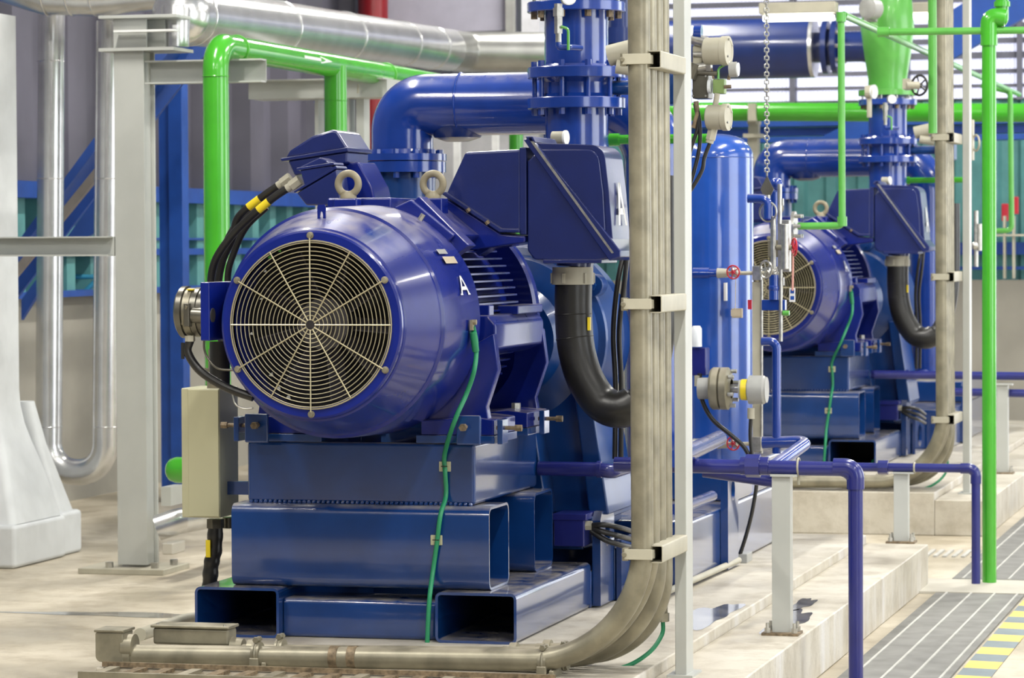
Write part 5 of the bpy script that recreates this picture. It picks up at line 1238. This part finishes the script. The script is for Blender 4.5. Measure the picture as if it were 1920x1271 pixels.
MB().add([gp(yG0 + 1.5, f0 - .12), gp(yG0 + 1.85, f0 - .12), gp(yG0 + 1.85, f0 - .3), gp(yG0 + 2.1, f0), gp(yG0 + 1.85, f0 + .3), gp(yG0 + 1.85, f0 + .12), gp(yG0 + 1.5, f0 + .12)], [(0, 1, 5, 6), (2, 3, 4)]).build('flow_arrow', WHITE, t, smooth=False)
# green blind stub low by cabinet
p = V(330, 881, 19.0); one(MB().lathe([(0, 0), (.01, .04), (.03, .065), (.07, .078), (.3, .08)], p - v3(.065, 0, 0), (1, 0, 0), 32, cap=True), 'green_pipe_end', GREEN, 'rounded green pipe end sticking out left of the beige cabinet', 'pipe')
p1 = V(557, 180, 21.9); one(MB().tube([(gX + .02, yG0 + 2.35, FZ), (gX + .02, yG0 + 2.35, zG)], .078, 36).torus((gX + .02, yG0 + 2.35, zG - .24), (0, 0, 1), .079, .004, 36, 6), 'green_branch_drop', GREEN, 'second green pipe dropping from the long green run behind the motor', 'pipe')
# grey support frame behind
dS = 23.0
t = T('pipe_rack', 'pale grey steel frame under the green run behind the motor', 'pipe rack', V(640, 480, dS))
MB().box(V(466, 186, dS), V(746, 152, dS) + v3(0, .05, 0)).box(V(466, 154, dS) - v3(0, .1, 0), V(746, 150, dS) + v3(0, .1, 0)).build('beam', GREY, t)
for x0_, x1_ in ((634, 652), (666, 682)): MB().box((V(x0_, 500, dS).x, V(650, 500, dS).y + .06, FZ), (V(x1_, 500, dS).x, V(650, 500, dS).y + .2, V(650, 185, dS).z)).build('column', GREY, t)
MB().box((V(583, 400, dS).x, V(600, 500, dS).y + .1, FZ), (V(590, 400, dS).x, V(600, 500, dS).y + .25, V(600, 185, dS).z)).build('column', GREY, t)
for px in (672, 718): MB().cyl(V(px, 158, dS - .2), V(px, 175, dS - .2), .012, 8).build('u_bolt', BEIGE, t)
p = V(700, 100, 32.0); one(MB().cyl((p.x, p.y, FZ), (p.x, p.y, 6), .15, 36), 'red_pipe', RED, 'dark red vertical fire pipe behind the shiny duct', 'pipe')
# lower left white pipe bits
t = T('low_insulated_pipe', 'white insulated pipe low between grey column and beige cabinet', 'pipe', V(340, 985, 19.5))
MB().tube([V(295, 990, 19.6), V(330, 978, 19.6), V(420, 962, 20.6)], .08, 28).build('cladding', ALU, t)
MB().box(V(303, 1040, 19.4), V(348, 1012, 19.6)).build('support_block', CONC, t, bevel=.01)
one(MB().box(V(302, 948, 19.3), V(345, 908, 19.5)), 'grey_bracket_plate', GREY, 'pale plate below the rounded green pipe end', 'bracket')
# back centre: light panelled enclosure and pale posts
Yb = 31.0
t = T('grey_enclosure', 'large lilac grey panelled duct casing at the top centre background', 'duct casing', VY(850, 60, Yb))
LIL = mat('lilac_grey', (.40, .39, .47), .6, noise=.03)
MB().box(VY(722, 62, Yb), VY(955, -160, Yb) + v3(0, .3, 0)).build('panel', LIL, t); MB().box(VY(978, 62, Yb), VY(1010, -160, Yb) + v3(0, .3, 0)).build('panel', mat('pale_panel', (.62, .62, .66), .6), t)
MB().box(VY(948, 70, Yb - .1), VY(966, -160, Yb)).build('downpipe', PLASTIC, t)
one(MB().box(VY(800, 850, Yb), VY(1010, 240, Yb) + v3(0, .2, 0)), 'pale_screen', mat('pale_screen', (.45, .45, .46), .6), 'pale grey screen wall seen between elbow pipe and wedge housing', 'screen')
for px in (853, 925):
    one(MB().box(VY(px, 845, Yb - .4), VY(px + 11, 245, Yb - .35)), 'pale_post', WHITE, 'slim whitish post %s' % ('just right of the pipe elbow' if px < 900 else 'under the middle of the cross pipe'), 'post', 'pale posts behind the cross pipe')
p = V(968, 300, 27); one(MB().cyl((p.x, p.y, FZ), (p.x, p.y, V(968, 238, 27).z + .2), .06, 24), 'green_back_pipe', GREEN, 'green vertical pipe partly hidden behind the terminal box', 'pipe')
# wet stains on the floor (dark patches)
def puddle(cx, cy, z, rx, ry, rot, lab, col=(.26, .25, .22)):
    m = mat('wet_patch', col, .08, noise=.2); n = 40; P = []
    for k in range(n):
        a = 2 * PI * k / n; r = 1 + .22 * math.sin(3 * a + cx * 7) + .12 * math.sin(7 * a + cy); x, y = rx * r * math.cos(a), ry * r * math.sin(a)
        P.append((cx + x * math.cos(rot) - y * math.sin(rot), cy + x * math.sin(rot) + y * math.cos(rot), z + .0015))
    o = one(MB().add(P, [tuple(range(n))]), 'puddle', m, lab, 'puddle', 'puddles', smooth=False)
    return o
p = VZ(1350, 1155, 0.0); puddle(PX1 - .12, p.y, 0, .10, .5, 0, 'puddle of dark water on the plinth right of the grey post')
p = VZ(1445, 1162, -.05); puddle(LX - .17, p.y, -.05, .08, .45, 0, 'puddle of water around the foot of the nearer pipe support')
p = VZ(1505, 1133, -.05); puddle(p.x, p.y, -.05, .045, .28, 0, 'small dark puddle just beyond the nearer pipe support')
p = VZ(215, 1152, FZ); puddle(p.x, p.y, FZ, .55, .10, .02, 'shallow damp patch on the floor left of the base frame', (.13, .12, .12))

# ================================================================== LIGHT: hall roof lamps, daylight from high openings
w = bpy.data.worlds.new('world'); S.world = w; w.use_nodes = True; nt = w.node_tree; bg = nt.nodes['Background']
tc = nt.nodes.new('ShaderNodeTexCoord'); sp = nt.nodes.new('ShaderNodeSeparateXYZ'); nt.links.new(tc.outputs['Generated'], sp.inputs[0])
rp_ = nt.nodes.new('ShaderNodeValToRGB'); nt.links.new(sp.outputs[2], rp_.inputs[0])
e = rp_.color_ramp.elements; e[0].position = 0; e[0].color = (.22, .23, .25, 1); e[1].position = .8; e[1].color = (.75, .82, .95, 1)
nt.links.new(rp_.outputs[0], bg.inputs['Color']); bg.inputs['Strength'].default_value = .5
ROOF = mat('roof_sheet', (.35, .36, .38), .6)
mb = MB()
for k in range(8): mb.box((-10, -4 + 5 * k, 7.6), (-3.2, -4 + 5 * k + 3.6, 7.7))
struct(mb, 'ceiling', ROOF)
n = 0
for y in (3, 9.5, 16, 22.5, 29):
    for x in (-6.5, -1.2, 3.2):
        n += 1
        row = {-6.5: 'left', -1.2: 'middle', 3.2: 'right'}[x]
        fixture((x, y, 6.6), 2.4, 'fluorescent lamp overhead, %s row, %s from the front' % (row, {3: 'first', 9.5: 'second', 16: 'third', 22.5: 'fourth', 29: 'fifth'}[y]), 400 if x != 3.2 else 230, 'y')
# tall windows of the right-hand side wall (outside the frame)
WB = ((-1.0, 5.5), (12.3, 17.3), (23.0, 28.5))
sw = MB().box((5.5, -4, FZ), (5.7, 34.5, .6)).box((5.5, -4, 5.0), (5.7, 34.5, 7.6))
prev = -4
for a_, b_ in WB + ((34.5, 34.5),): sw.box((5.5, prev, .6), (5.7, a_, 5.0)); prev = b_
struct(sw, 'wall_right', mat('wall_paint', (.5, .5, .5), .7))
pane = emis('bright_window_pane', (.88, .94, 1.0), 6)
for k, (a_, b_) in enumerate(WB): struct(MB().box((5.6, a_, .6), (5.62, b_, 5.0)), 'window_%d' % (k + 20), pane)
# added glowing panel, unseen beyond the right edge, reflected pale in the blue sides
glow_mat = emis('reflection_glow', (.86, .90, 1.0), 2.2)
struct(MB().box((-1.6, YW - .05, FZ), (4.2, YW - .02, 4.2)), 'window_30', glow_mat)
for x in (-10.0, -6.5, -1.2, 3.2): struct(MB().box((x - .08, -4, 7.35), (x + .08, 34.5, 7.6)), 'beam', STRUCB)
S.view_settings.view_transform = 'Standard'; S.view_settings.look = 'None'; S.view_settings.gamma = 1; S.view_settings.exposure = -0.42
S.view_settings.use_curve_mapping = False
S.cycles.use_denoising = True; S.cycles.max_bounces = 6; S.cycles.diffuse_bounces = 3; S.cycles.glossy_bounces = 3; S.cycles.sample_clamp_indirect = 6
bpy.context.view_layer.update()
